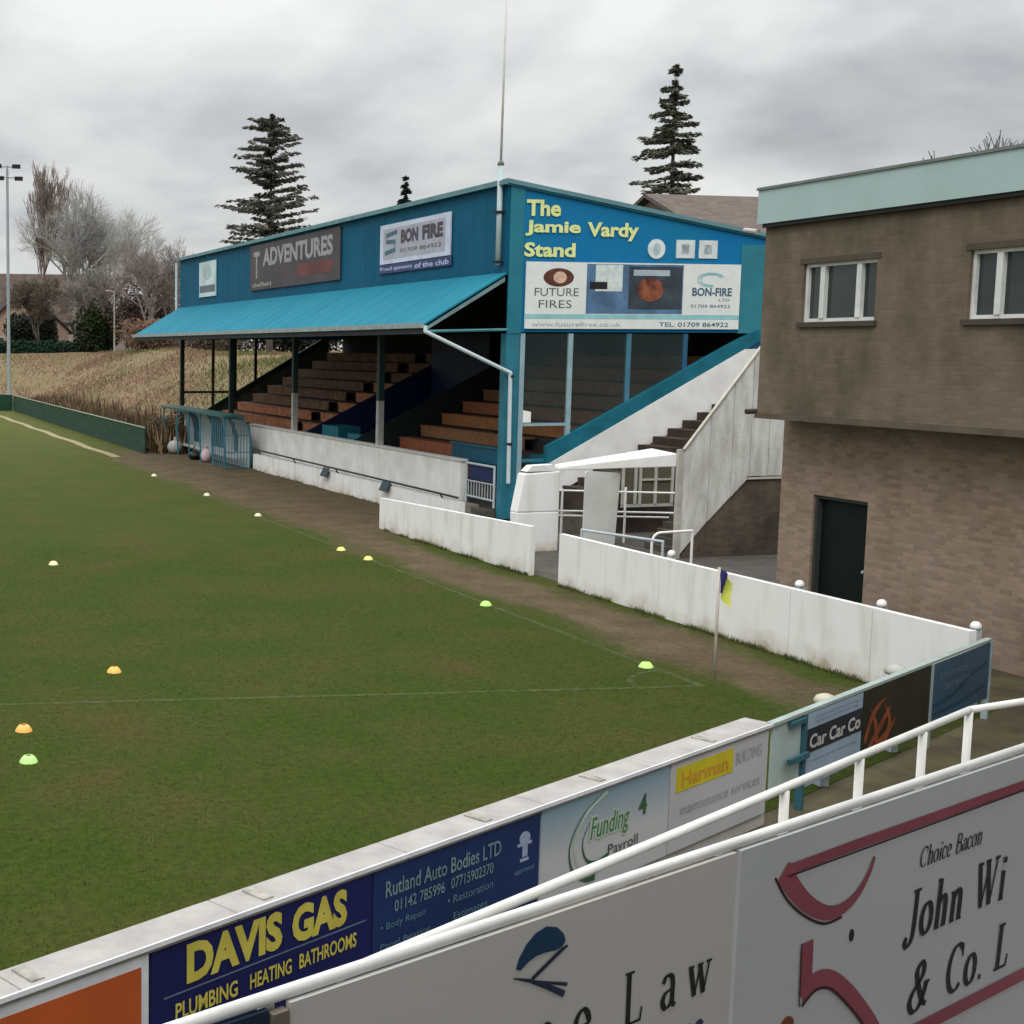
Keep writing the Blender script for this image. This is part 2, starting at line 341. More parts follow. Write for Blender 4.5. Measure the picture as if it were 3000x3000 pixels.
    farc = t.nodes.new('ShaderNodeMapRange'); farc.interpolation_type = 'SMOOTHSTEP'; l(s.outputs[1], farc.inputs[0]); farc.inputs[1].default_value = 66; farc.inputs[2].default_value = 60
    f = ma('MAXIMUM', wide, ma('MULTIPLY', ma('MULTIPLY', mr.outputs[0], nearc.outputs[0]), farc.outputs[0]))
    f = ma('MULTIPLY', f, .88)
    l(mix(f, grass, mud), b.inputs['Base Color'])
    bp = t.nodes.new('ShaderNodeBump'); bp.inputs['Strength'].default_value = .6; bp.inputs['Distance'].default_value = .04; l(noi(35, 4, .7), bp.inputs['Height']); l(bp.outputs[0], b.inputs['Normal'])
    return m
grassm = pitchmat()
soil = mat('dark_soil', (.045, .036, .022), .95, 1.2, .0, col2=(.085, .072, .034), bump=.6, bs=14)
apron = mat('worn_tarmac', (.075, .068, .06), .95, 1.4, .25, bump=.4, bs=25)
hillm = mat('dry_hill_grass', (.20, .130, .080), .95, .35, .0, col2=(.125, .115, .045), bump=.9, bs=4)

# ------------------------------------------------------------------ setting: ground, pitch, path, hill
def sm(a, b, x): t = min(max((x - a) / (b - a), 0), 1); return t * t * (3 - 2 * t)
def hill_z(x, y):
    if y < 71: return 0.
    a = sm(16.2, 31, x) * sm(71, 80, y); b = sm(116, 150, y)
    z = 4.45 * max(a, b) + (.25 * noise.noise(Vector((x * .12, y * .09, 0)))) * max(a, b)
    z += .35 * math.exp(-((x - 25 - (y - 90) * .2) / 3.) ** 2) * a          # a low bank running up the slope
    return z
g = MB(); g.face([(-1200, -300, 0), (1200, -300, 0), (1200, 71, 0), (-1200, 71, 0)]); g.build('ground', soil, kind='structure')
g = MB(); xs = [-1200, -400, -150, -60, -20, 0, 8, 13] + [14 + i * 1.2 for i in range(0, 30)] + [55, 70, 100, 160, 300, 600, 1200]
ys = [71 + i * 1.6 for i in range(0, 60)] + [170, 190, 220, 280, 400, 700, 1500]
nx = len(xs)
for y in ys:
    for x in xs: g.v.append(Vector((x, y, hill_z(x, y))))
for j in range(len(ys) - 1):
    for i in range(nx - 1): g.f.append((j * nx + i, j * nx + i + 1, (j + 1) * nx + i + 1, (j + 1) * nx + i)); g.mi.append(0)
g.build('hill', hillm, smooth=True, kind='structure')
g = MB(); z = .006; g.face([(-70, -27.2, z), (10.2, 12.85, z), (15.5, 15.55, z), (16.2, 15.9, z), (16.2, 36, z), (18.0, 36, z), (18.0, 71, z), (16.2, 71, z), (16.0, 112, z), (-70, 112, z)]); g.build('pitch', grassm, kind='structure')
g = MB(); g.face([(15.6, 18, .010), (27, 18, .010), (27, 36.1, .010), (15.6, 36.1, .010)]); g.build('concrete_path', apron, kind='structure')
g = MB(); random.seed(5)
pts = [(13.55 + .08 * math.sin(y * .7), y) for y in range(63, 113, 2)]
for a, b in zip(pts, pts[1:]): g.face([(a[0], a[1], .012), (a[0] + .42, a[1], .012), (b[0] + .42, b[1], .012), (b[0], b[1], .012)])
g.build('path', mat('sandy_path', (.26, .215, .12), .95, 2, .2), kind='structure')
linem = mat('worn_line_paint', (.09, .105, .045), .95, 3, .0, col2=(.13, .145, .075), spec=.05)
_t = linem.node_tree; _n = _t.nodes.new('ShaderNodeTexNoise'); _n.inputs['Scale'].default_value = 6; _n.inputs['Detail'].default_value = 7; _n.inputs['Roughness'].default_value = .75
_g = _t.nodes.new('ShaderNodeNewGeometry'); _t.links.new(_g.outputs['Position'], _n.inputs['Vector']); _r = _t.nodes.new('ShaderNodeValToRGB'); _t.links.new(_n.outputs[0], _r.inputs[0])
_r.color_ramp.elements[0].position = .36; _r.color_ramp.elements[0].color = (.12, .12, .12, 1); _r.color_ramp.elements[1].position = .66; _r.color_ramp.elements[1].color = (.62, .62, .62, 1); _t.links.new(_r.outputs[0], _t.nodes['Principled BSDF'].inputs['Alpha'])
g = MB(); g.face([(12.76, 17.95, .012), (12.89, 17.95, .012), (13.14, 60, .012), (13.01, 60, .012)])
g.build('touchline', linem, kind='structure')
g = MB(); g.face([(-40, 19.9, .013), (2.5, 19.15, .013), (2.5, 19.25, .013), (-40, 20.0, .013)]); g.face([(2.5, 19.15, .013), (12.88, 17.85, .013), (12.88, 17.95, .013), (2.5, 19.25, .013)])
for i in range(10):
    a0, a1 = R(90 + 84 * i / 10 + 6), R(90 + 84 * (i + 1) / 10 + 6); c = (12.85, 17.9)
    g.face([(c[0] + math.cos(a) * r, c[1] + math.sin(a) * r, .0135) for a, r in ((a0, 1.0), (a1, 1.0), (a1, 1.09), (a0, 1.09))])
g.build('goal_line', linem, kind='structure')

# ------------------------------------------------------------------ the main stand
XF, YG, YE = 18.6, 35.2, 69.5
st = thing('grandstand', (XF, YG, 0), 'long blue football grandstand with sloping canopy and orange wooden bench rows', 'grandstand')
rf = MB(); rf.prism([(18.45, YG - .12, 9.42), (27.6, YG - .12, 7.95), (27.6, YG - .12, 8.05), (18.45, YG - .12, 9.54)], (0, YE - YG + .24, 0)); rf.build('roof', mat('blue_grey_roof', (.10, .22, .25), .6, 1, .1), st)
gt = B(18.36, 18.448, YG - .14, YE + .14, 9.38, 9.50); gt.build('roof_edge', mat('edge_trim', (.10, .22, .24), .5, 2, .2), st)
fs = MB()
for i in range(0, 86):                                            # ribbed cladding sheets
    y0 = YG + i * (YE - YG) / 86; y1 = YG + (i + 1) * (YE - YG) / 86; d = .004 if i % 2 else 0
    fs.box(18.53 - d, 18.6, y0, y1, 6.98, 9.40)
fs.build('fascia', teal, st)
gb = MB(); gb.prism([(18.62, YG, 5.44), (27.4, YG, 5.44), (27.4, YG, 7.96), (18.62, YG, 9.40)], (0, .06, 0)); gb.build('gable_panel', gableblue, st)
gc = MB(); gc.prism([(18.60, YG - .03, 5.40), (19.02, YG - .03, 5.40), (19.02, YG - .03, 9.34), (18.60, YG - .03, 9.41)], (0, .028, 0)); gc.build('gable_corner_trim', mat('corner_teal', (.015, .16, .22), .5, 1, .1), st)
gv = MB(); gv.prism([(18.45, YG - .06, 9.37), (27.6, YG - .06, 7.90), (27.6, YG - .06, 7.97), (18.45, YG - .06, 9.45)], (0, .035, 0)); gv.build('verge_trim', mat('verge_teal', (.03, .22, .30), .5, 1, .1), st)
gs = MB(); gs.prism([(25.78, YG - .02, 5.42), (26.55, YG - .02, 5.42), (26.55, YG - .02, 7.9), (25.78, YG - .02, 7.9)], (0, .015, 0)); gs.build('gable_side_panel', mat('side_teal', (.02, .17, .22), .5, 1, .1), st)
rb = MB(); rb.prism([(26.0, YG, 4.9), (27.4, YG, 5.7), (27.4, YG, 5.44), (27.4, YG, 5.0), (26.2, YG, 4.6)], (0, .05, 0)); rb.build('gable_lower_panel', mat('deep_blue', (.006, .075, .15), .5, 1, .1), st)
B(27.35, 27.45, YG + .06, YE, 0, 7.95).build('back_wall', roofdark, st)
# far gable top
fg = MB(); fg.prism([(18.62, YE, 5.44), (27.4, YE, 5.44), (27.4, YE, 7.96), (18.62, YE, 9.40)], (0, -.06, 0)); fg.build('far_gable_panel', gableblue, st)
# canopy
cn = MB(); X0, X1, Z0, Z1 = 16.12, 18.52, 5.64, 7.04
def canopy_sheet(y0, y1, d): cn.prism([(X0, y0, Z0 + d), (X1, y0, Z1 + d), (X1, y0, Z1 - .05), (X0, y0, Z0 - .05)], (0, y1 - y0, 0))
k = 60
for i in range(k):
    y0 = YG - .05 + i * (YE - YG + .1) / k; y1 = YG - .05 + (i + 1) * (YE - YG + .1) / k; canopy_sheet(y0, y1, .005 if i % 2 else 0)
cn.build('canopy', canopyblue, st)
B(16.02, 16.118, YG - .1, YE + .1, 5.54, 5.68).build('canopy_gutter', mat('gutter_grey', (.25, .30, .31), .5, 3, .2), st)
B(16.13, 16.22, YG - .04, YE + .04, 5.38, 5.56).build('canopy_beam', darksteel, st)
cb = MB(); cb.tube((16.2, YG - .02, 5.45), (18.6, YG - .02, 5.50), .04); cb.build('canopy_tie', mat('tie_teal', (.06, .20, .22), .5), st)
for y in (43.9, 52.5, 60.9, 69.4):
    cb = MB(); cb.tube((16.2, y, 5.45), (18.6, y, 5.50), .04); cb.tube((16.25, y, 5.48), (18.6, y, 6.85), .035); cb.build('canopy_bracket', darksteel, st)
cb = MB(); cb.prism([(16.2, YG - .02, 5.56), (18.5, YG - .02, 6.92), (18.5, YG - .02, 6.80), (16.2, YG - .02, 5.46)], (0, .05, 0)); cb.build('canopy_bracket', mat('bracket_grey', (.16, .24, .26), .5), st)
# rain pipe
dp = MB(); dp.path([(16.16, YG - .1, 5.60), (16.16, YG - .12, 5.44), (18.68, YG - .14, 4.33), (18.72, YG - .14, 1.30)], .055, 10); dp.build('rain_pipe', mat('rain_pipe_grey', (.50, .57, .60), .45, 3, .08), st)
for z in (2.35, 4.2): dp = MB(); dp.tube((18.72, YG - .14, z), (18.72, YG - .14, z + .07), .075); dp.build('pipe_clip', black, st)
dp = MB(); dp.tube((18.4, YE + .25, 6.9), (18.4, YE + .25, 9.3), .07); dp.build('rain_pipe', MATS['rain_pipe_grey'], st)
# columns
B(18.6, 19.0, YG - .01, YG + .3, .3, 5.40).build('corner_post', trimblue, st)
for y in (43.9, 52.4, 60.9, YE):
    c = B(18.55, 18.75, y - .1, y + .1, 3.25, 7.0).build('column', mat('column_dark_teal', (.02, .055, .055), .5), st)
    B(18.55, 18.75, y - .1, y + .1, .4, 3.247).build('column_foot', mat('column_white', (.42, .42, .40), .6, 3, .15) if y < 60 else darksteel, c)
# low front wall of the stand
B(18.5, 18.68, 37.55, 57.6, .0, 1.72).build('front_wall', whitep, st)
B(18.46, 18.72, 37.5, 57.6, 1.722, 1.78).build('wall_coping', mat('coping', (.52, .515, .49), .8, 3, .1), st)
B(18.5, 18.68, 57.62, YE, .0, 1.1).build('front_wall', concd, st)
# terrace steps
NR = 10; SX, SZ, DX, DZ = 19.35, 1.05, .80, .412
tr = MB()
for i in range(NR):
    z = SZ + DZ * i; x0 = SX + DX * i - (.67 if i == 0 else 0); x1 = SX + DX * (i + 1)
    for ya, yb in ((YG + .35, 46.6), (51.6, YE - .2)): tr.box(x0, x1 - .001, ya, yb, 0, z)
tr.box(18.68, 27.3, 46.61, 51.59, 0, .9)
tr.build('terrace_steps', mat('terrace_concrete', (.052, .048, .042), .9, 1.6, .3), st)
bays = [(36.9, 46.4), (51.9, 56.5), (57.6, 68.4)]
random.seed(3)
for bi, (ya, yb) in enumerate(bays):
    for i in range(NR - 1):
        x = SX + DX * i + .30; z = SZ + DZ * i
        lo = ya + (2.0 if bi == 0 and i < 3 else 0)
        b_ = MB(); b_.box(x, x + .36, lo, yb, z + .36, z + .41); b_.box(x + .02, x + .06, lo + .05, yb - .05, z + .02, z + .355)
        b_.build('bench', woodrow[(i * 7 + bi) % 3] if bi == 0 else (mat('seat_wood_dull', (.46, .18, .085), .7, 3, .3) if (i < 6 and bi == 1) or i < 3 else mat('seat_wood_shaded', (.20, .11, .065), .8, 3, .3)), st)  # upper rows beyond the gangway: roof shade put into the wood colour
for i in range(5):
    B(SX + DX * i + .05, SX + DX * i + .6, 35.75, 36.6, SZ + DZ * i + .001, SZ + DZ * i + .5).build('seat_end', trimblue, st)
for i in (2, 3, 4): B(SX + DX * i + .25, SX + DX * i + .65, 35.62, 35.74, SZ + DZ * i + .3, SZ + DZ * i + .66).build('seat_back', woodrow[0], st)
# side walls of the middle gangway
for y, m in ((51.58, navy), (46.60, darksteel)):
    q = MB(); q.prism([(18.8, y, .6), (27.2, y, .6), (27.2, y, 5.9), (19.0, y, 1.85), (18.8, y, 1.75)], (0, .06 if y > 50 else -.06, 0)); q.build('gangway_wall', m, st)
B(19.4, 20.3, 49.6, 51.3, .9, 2.05).build('gangway_kiosk', cyanb, st)
B(19.3, 19.5, 47.2, 48.4, .9, 1.9).build('gangway_gate', cyanb, st)
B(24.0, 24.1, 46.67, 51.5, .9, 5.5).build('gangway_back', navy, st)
# blue board near the corner
bb = MB(); [bb.box(19.30, 19.34, 36.2 + i * .12, 36.29 + i * .12, 1.62, 2.15) for i in range(30)]; bb.box(19.26, 19.30, 36.15, 39.85, 2.10, 2.16); bb.box(19.26, 19.30, 36.15, 39.85, 1.66, 1.72)
bb.build('blue_barrier', mat('barrier_blue', (.012, .10, .16), .5), st)
# glazed near end screen
def screen(yy, posts, rakepts, par, side):
    for i, (x, zb, m) in enumerate(posts): B(x - .06, x + .06, yy, yy + .09, zb, 5.40).build('screen_post', m, par)
lightbl = mat('screen_frame', (.24, .36, .40), .5, 3, .1)
for x, zb, m in ((19.10, 1.3, lightbl), (20.56, 2.55, lightbl), (22.36, 3.45, mat('frame_mid_blue', (.05, .16, .23), .5)), (24.14, 4.34, mat('frame_deep_blue', (.02, .09, .17), .5))):
    B(x - .07, x + .07, YG, YG + .09, zb, 5.40).build('screen_post', m, st)
fr = MB(); fr.box(19.17, 20.49, YG + .01, YG + .07, 2.86, 2.94); fr.build('screen_rail', lightbl, st)
fr = MB(); fr.box(19.17, 20.6, YG + .01, YG + .07, 1.86, 1.95); fr.build('screen_rail', trimblue, st)
for x0, x1, z0, z1 in ((19.18, 20.48, 2.95, 5.40), (20.64, 22.28, 3.1, 5.40), (22.44, 24.06, 3.99, 5.40)):
    q = MB(); q.prism([(x0, YG + .03, z0 if x0 < 20 else 2.69 + (x0 - 20.68) * .5 - .05), (x1, YG + .03, z0 if x0 < 20 else 2.69 + (x1 - 20.68) * .5 - .05), (x1, YG + .03, z1), (x0, YG + .03, z1)], (0, .01, 0)); q.build('glass_pane', clearglass, st)
q = MB(); q.prism([(19.18, YG + .01, 2.96), (19.42, YG + .01, 2.96), (19.42, YG + .01, 3.25), (19.18, YG + .01, 3.3)], (0, .015, 0)); q.build('notice', whitemetal, st)
# raking beam + white raking wall + its pillar
rk = MB(); rk.prism([(19.9, YG - .08, 2.29), (26.4, YG - .08, 5.54), (26.9, YG - .08, 5.42), (26.0, YG - .08, 4.94), (19.9, YG - .08, 1.77)], (0, .20, 0)); rk.build('raking_beam', mat('rake_blue', (.010, .12, .17), .6, 1.5, .2, spec=.15), st)
rk = MB(); rk.prism([(19.9, YG - .10, 1.79), (26.0, YG - .10, 4.97), (27.3, YG - .10, 5.0), (27.3, YG - .10, 4.25), (19.9, YG - .10, .86)], (0, .055, 0)); rk.build('raking_wall', whitep, st)
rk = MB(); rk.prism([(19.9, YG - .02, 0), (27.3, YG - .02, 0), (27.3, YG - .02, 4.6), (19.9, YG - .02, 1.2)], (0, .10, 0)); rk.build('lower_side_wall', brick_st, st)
# far end screen
for x in (20.29, 21.48, 22.58): B(x - .07, x + .07, YE - .05, YE + .05, 1.6 + (x - 19.6) * .55, 5.44).build('screen_post', darksteel if x != 20.29 else mat('brownpost', (.07, .055, .035), .7), st)
rk = MB(); rk.prism([(19.4, YE, 1.55), (26.6, YE, 5.7), (26.6, YE, 5.4), (19.6, YE, 1.3)], (0, .12, 0)); rk.build('raking_beam', mat('rake_dark_green', (.012, .035, .025), .6), st)
rk = MB(); rk.prism([(19.4, YE + .02, .2), (26.6, YE + .02, .2), (26.6, YE + .02, 5.45), (19.4, YE + .02, 1.4)], (0, .06, 0)); rk.build('end_wall', concd, st)
B(18.7, 22.5, YE - .03, YE + .03, 2.7, 2.82).build('screen_rail', mat('rail_olive', (.05, .055, .03), .7), st)

# letters and emblems painted on the gable
gp = Plane((0, YG, 0), (1, 0, 0), (0, -1, 0)); yel = mat('pale_yellow_letters', (.66, .72, .30), .6, 6, .08)
for s_, u0, u1, z0, z1 in (('The', 19.07, 20.10, 8.56, 9.00), ('Jamie', 19.05, 20.72, 8.03, 8.45), ('Vardy', 20.92, 22.50, 7.93, 8.43), ('Stand', 19.04, 20.58, 7.47, 7.86)):
    lettering(s_, yel, st, gp, u0, u1, z0, z1, .036, bold=.035)
em = MB(); gp.disc(em, 23.08, 7.74, .27, .27, .004, .03); em.build('emblem', mat('emblem_white', (.62, .66, .66), .6), st)
em = MB(); gp.disc(em, 23.08, 7.74, .12, .17, .031, .034); em.build('emblem_mark', mat('emblem_grey', (.40, .50, .52), .6), st)
for u0 in (23.70, 24.42):
    em = MB(); gp.rect(em, u0, u0 + .58, 7.50, 8.0, .004, .03); em.build('emblem', MATS['emblem_white'], st)
    em = MB(); gp.rect(em, u0 + .17, u0 + .40, 7.62, 7.88, .031, .034); em.build('emblem_mark', mat('emblem_dim', (.30, .36, .38), .6, 8, .3), st)

# fireplace company advert on the gable
ad_ = thing('advertising_board', (22.4, YG - .07, 5.52), 'wide white fireplace advert under the yellow letters on the gable', 'sign')
def rectpart(pl, name, m, par, u0, u1, z0, z1, h0, h1): q = MB(); pl.rect(q, u0, u1, z0, z1, h0, h1); return q.build(name, m, par)
signw = mat('sign_white', (.66, .69, .67), .5, 3, .04)
rectpart(gp, 'panel', signw, ad_, 19.10, 25.76, 5.53, 7.34, .035, .07)
def sgn(u, v): return 19.10 + u * 6.66, 5.53 + (1 - v) * 1.81
a, c = sgn(.147, .23); q = MB(); gp.disc(q, a, c, .46, .25, .071, .074); q.build('logo', mat('logo_brown', (.10, .035, .02), .5, 3, .3), ad_)
q = MB(); gp.disc(q, a + .04, c, .20, .16, .0745, .076); q.build('logo_flame', mat('flame_pale', (.62, .42, .32), .5, 5, .2), ad_)
dg_ = mat('grey_lettering', (.10, .11, .11), .6)
a, c = sgn(.04, .51); a2, c2 = sgn(.24, .39); lettering('FUTURE', dg_, ad_, gp, a, a2, c, c2, .0745)
a, c = sgn(.06, .69); a2, c2 = sgn(.21, .57); lettering('FIRES', dg_, ad_, gp, a, a2, c, c2, .0745)
a, c = sgn(.275, .77); a2, c2 = sgn(.725, .02); rectpart(gp, 'photo', mat('photo_blue_floor', (.075, .15, .26), .5, 1.5, .3), ad_, a, a2, c, c2, .071, .074)
a, c = sgn(.315, .43); a2, c2 = sgn(.44, .03); rectpart(gp, 'photo_window', mat('photo_window', (.55, .62, .60), .5, 6, .15), ad_, a, a2, c, c2, .0745, .077)
a, c = sgn(.29, .40); a2, c2 = sgn(.37, .29); rectpart(gp, 'photo_chair', black, ad_, a, a2, c, c2, .0775, .079)
a, c = sgn(.47, .70); a2, c2 = sgn(.72, .05); rectpart(gp, 'photo_stove', mat('photo_dark', (.035, .05, .065), .5, 2, .3), ad_, a, a2, c, c2, .0745, .077)
a, c = sgn(.49, .19); a2, c2 = sgn(.66, .10); rectpart(gp, 'photo_mantel', mat('photo_mantel', (.35, .42, .47), .5, 4, .1), ad_, a, a2, c, c2, .0775, .079)
a, c = sgn(.57, .40); q = MB(); gp.disc(q, a, c, .42, .33, .0775, .079); q.build('photo_glow', mat('photo_fire', (.06, .02, .015), .5, 4, .0, col2=(.30, .09, .04)), ad_)
a, c = sgn(.86, .24); q = MB()
for rr in (.30, .38): gp.ribbon(q, [(a + rr * 1.15 * math.cos(t), c + rr * .5 * math.sin(t)) for t in [math.pi * (.15 + 1.4 * i / 16) for i in range(17)]], .035, .0745)
q.build('logo', mat('logo_teal', (.22, .46, .48), .5), ad_)
nb = mat('slate_lettering', (.05, .11, .17), .6)
a, c = sgn(.77, .49); a2, c2 = sgn(.96, .36); lettering('BON-FIRE', nb, ad_, gp, a, a2, c, c2, .0745, bold=.03)
a, c = sgn(.90, .57); a2, c2 = sgn(.95, .53); lettering('LTD', nb, ad_, gp, a, a2, c, c2, .0745)
a, c = sgn(.765, .67); a2, c2 = sgn(.955, .62); lettering('01709 864922', nb, ad_, gp, a, a2, c, c2, .0745)
a, c = sgn(.0, .85); a2, c2 = sgn(1., .78); rectpart(gp, 'stripe', mat('stripe_teal', (.25, .50, .52), .5), ad_, a, a2, c, c2, .071, .074)
a, c = sgn(.03, .965); a2, c2 = sgn(.44, .90); lettering('www.futurefires.co.uk', mat('pale_lettering', (.30, .33, .33), .6), ad_, gp, a, a2, c, c2, .0745)
a, c = sgn(.62, .965); a2, c2 = sgn(.95, .895); lettering('TEL. 01709 864922', nb, ad_, gp, a, a2, c, c2, .0745, bold=.01)

# adverts on the front fascia (read from the pitch: left = far end)
fp = Plane((18.5, 0, 0), (0, -1, 0), (-1, 0, 0))
s1 = thing('advertising_board', (18.46, 41.1, 7.4), 'white framed advert nearest the mast on the stand front', 'sign')
rectpart(fp, 'panel', mat('sign_lilac_white', (.52, .56, .68), .5), s1, -43.72, -38.52, 7.72, 8.98, .0, .04)
rectpart(fp, 'inset', mat('inset_grey', (.36, .37, .42), .5, 2, .1), s1, -43.45, -38.85, 7.86, 8.84, .041, .044)
q = MB(); gpz = [(-43.3, 8.62), (-42.3, 8.72), (-42.3, 8.54), (-42.9, 8.50), (-42.3, 8.42), (-42.3, 8.24), (-43.0, 8.08), (-43.35, 8.1), (-42.7, 8.32), (-43.3, 8.44)]
fp.ribbon(q, [(-42.35, 8.70), (-43.2, 8.62), (-43.2, 8.42), (-42.5, 8.40), (-42.5, 8.14), (-43.3, 8.06)], .14, .048); q.build('logo', mat('logo_slate', (.05, .12, .17), .5), s1)
lettering('BON', mat('charcoal_lettering', (.07, .06, .08), .6), s1, fp, -42.05, -40.75, 8.30, 8.74, .048, bold=.06)
lettering('FIRE', MATS['charcoal_lettering'], s1, fp, -40.45, -39.0, 8.30, 8.74, .048, bold=.06)
lettering('01709 864922', MATS['charcoal_lettering'], s1, fp, -42.1, -39.1, 8.02, 8.14, .048)
rectpart(fp, 'strip_panel', mat('strip_navy', (.03, .045, .13), .5), s1, -43.8, -38.45, 7.42, 7.70, .0, .03)
lettering('Proud sponsors', mat('lilac_lettering', (.42, .46, .66), .6), s1, fp, -43.7, -41.2, 7.47, 7.63, .034, bold=.02)
lettering('of the club', MATS['lilac_lettering'], s1, fp, -41.0, -38.6, 7.47, 7.63, .034, bold=.02)
s2 = thing('advertising_board', (18.46, 52.4, 7.4), 'dark advert with grey capitals in the middle of the stand front', 'sign')
rectpart(fp, 'panel', mat('sign_near_black', (.055, .045, .05), .5, .8, .2), s2, -57.7, -47.3, 7.42, 9.28, .0, .04)
lettering('T', mat('dim_silver', (.30, .29, .31), .6), s2, fp, -57.2, -56.4, 7.9, 9.0, .046, bold=.02)
lettering('ADVENTURES', MATS['dim_silver'], s2, fp, -56.0, -48.0, 8.35, 9.08, .046, bold=.04)
rectpart(fp, 'red_band', mat('dim_red', (.13, .035, .035), .5, 1, .3), s2, -51.8, -48.0, 7.75, 8.2, .041, .044)
lettering('sheffield', mat('cream_lettering', (.45, .44, .40), .6), s2, fp, -57.3, -54.9, 7.55, 7.72, .046)
s3 = thing('advertising_board', (18.46, 64.3, 7.4), 'narrow white portrait advert at the far end of the stand front', 'sign')
rectpart(fp, 'panel', mat('sign_pale_aqua', (.50, .62, .64), .5, .7, .15), s3, -65.7, -62.9, 7.42, 9.06, .0, .04)
rectpart(fp, 'dark_band', mat('slate_band', (.10, .14, .17), .5), s3, -65.6, -63.0, 7.62, 7.95, .041, .044)
q = MB(); fp.disc(q, -64.3, 8.55, .7, .36, .041, .044); q.build('logo', mat('grey_logo', (.38, .46, .47), .6), s3)

# mast
ms = thing('flagpole', (18.42, 35.46, 7.2), 'tall thin white pole clamped to the corner of the stand roof', 'pole')
q = MB(); q.tube((18.42, 35.46, 7.25), (18.42, 35.46, 9.95), .075, n=12); q.build('sleeve', mat('sleeve_grey', (.42, .52, .53), .5, 3, .1), ms, smooth=True)
q = MB(); q.tube((18.42, 35.46, 9.95), (18.42, 35.40, 15.6), .035, .022, n=8); q.build('pole', mat('pole_white', (.62, .60, .57), .5), ms, smooth=True)
q = MB(); q.ball((18.42, 35.46, 9.95), .09); q.build('collar', mat('collar_dark', (.12, .12, .11), .6), ms)
for z in (8.64, 7.3): B(18.30, 18.54, 35.36, 35.56, z, z + .06).build('clamp', black, ms)

# gate and steps at the near corner of the stand
gt = thing('railing_gate', (18.6, 36.4, .6), 'small grey tubular gate between the white stand wall and the corner post', 'gate')
q = MB(); q.path([(18.58, 35.6, .55), (18.58, 35.6, 1.70), (18.58, 37.3, 1.70), (18.58, 37.3, .55)], .035); q.tube((18.58, 35.6, .75), (18.58, 37.3, .75), .03); q.build('frame', palegrey, gt)
q = MB(); [q.tube((18.58, 35.8 + i * .17, .75), (18.58, 35.8 + i * .17, 1.2), .014, n=6) for i in range(9)]; q.tube((18.58, 35.6, 1.2), (18.58, 37.3, 1.2), .02); q.build('bars', palegrey, gt)
q = B(18.62, 18.64, 35.7, 37.2, 1.25, 1.66); q.build('board', navy, gt)
cs = thing('concrete_steps', (18.2, 36.4, 0), 'short dark concrete steps below the tubular gate', 'steps')
q = MB(); q.box(18.25, 18.58, 35.5, 37.4, .0, .5); q.box(18.0, 18.249, 35.5, 37.4, 0, .25); q.build('steps', concd, cs)

# ------------------------------------------------------------------ low walls round the pitch
def wall_seg(name, x, y0, y1, z0, z1, wd, label, m, posts=()):
    t = thing(name, (x, (y0 + y1) / 2, 0), label, 'wall')
    n = max(1, int(round(abs(y1 - y0) / 1.83)))
    for i in range(n):
        a, b = y0 + (y1 - y0) * i / n, y0 + (y1 - y0) * (i + 1) / n; za, zb = z0 + (z1 - z0) * i / n, z0 + (z1 - z0) * (i + 1) / n
        q = MB(); q.hexa([(x, a + .006, 0), (x + wd, a + .006, 0), (x + wd, b - .006, 0), (x, b - .006, 0)], [(x, a + .006, za), (x + wd, a + .006, za), (x + wd, b - .006, zb), (x, b - .006, zb)])
        q.build('panel', m[i % len(m)], t)
    return t
wp2 = mat('white_wall_stained', (.66, .645, .60), .75, .9, .0, col2=(.72, .72, .70), bump=.15, bs=25)
def stained(name):
    """white paint with ochre dirt splashed up from the ground"""
    m = bpy.data.materials.new(name); m.use_nodes = True; t = m.node_tree; l = t.links.new; b = t.nodes['Principled BSDF']; b.inputs['Roughness'].default_value = .7
    g = t.nodes.new('ShaderNodeNewGeometry'); s = t.nodes.new('ShaderNodeSeparateXYZ'); l(g.outputs['Position'], s.inputs[0])
    n = t.nodes.new('ShaderNodeTexNoise'); n.inputs['Scale'].default_value = 1.6; n.inputs['Detail'].default_value = 8; n.inputs['Roughness'].default_value = .65; l(g.outputs['Position'], n.inputs['Vector'])
    a = t.nodes.new('ShaderNodeMath'); a.operation = 'MULTIPLY_ADD'; l(n.outputs[0], a.inputs[0]); a.inputs[1].default_value = 1.2; l(s.outputs[2], a.inputs[2])
    r = t.nodes.new('ShaderNodeValToRGB'); l(a.outputs[0], r.inputs[0]); e = r.color_ramp.elements
    e[0].position = .50; e[0].color = (.43, .37, .29, 1); e[1].position = .92; e[1].color = (.76, .76, .745, 1); q = e.new(.64); q.color = (.62, .59, .54, 1)
    n3 = t.nodes.new('ShaderNodeTexNoise'); n3.inputs['Scale'].default_value = 3; n3.inputs['Detail'].default_value = 7; mp = t.nodes.new('ShaderNodeMapping'); mp.inputs['Scale'].default_value = (1, 1, .2); l(g.outputs['Position'], mp.inputs[0]); l(mp.outputs[0], n3.inputs['Vector'])
    r3 = t.nodes.new('ShaderNodeValToRGB'); l(n3.outputs[0], r3.inputs[0]); r3.color_ramp.elements[0].position = .33; r3.color_ramp.elements[0].color = (.86, .85, .82, 1); r3.color_ramp.elements[1].position = .5; r3.color_ramp.elements[1].color = (1, 1, 1, 1)
    mi = t.nodes.new('ShaderNodeMix'); mi.data_type = 'RGBA'; mi.blend_type = 'MULTIPLY'; mi.inputs[0].default_value = 1; l(r.outputs[0], mi.inputs[6]); l(r3.outputs[0], mi.inputs[7]); l(mi.outputs[2], b.inputs['Base Color'])
    return m
stw = stained('splashed_white')
wall_seg('pitchside_wall', 15.40, 15.75, 26.55, 1.15, 1.10, .12, 'long low white wall from the corner flag end to the gap, dirty along its foot', [stw])
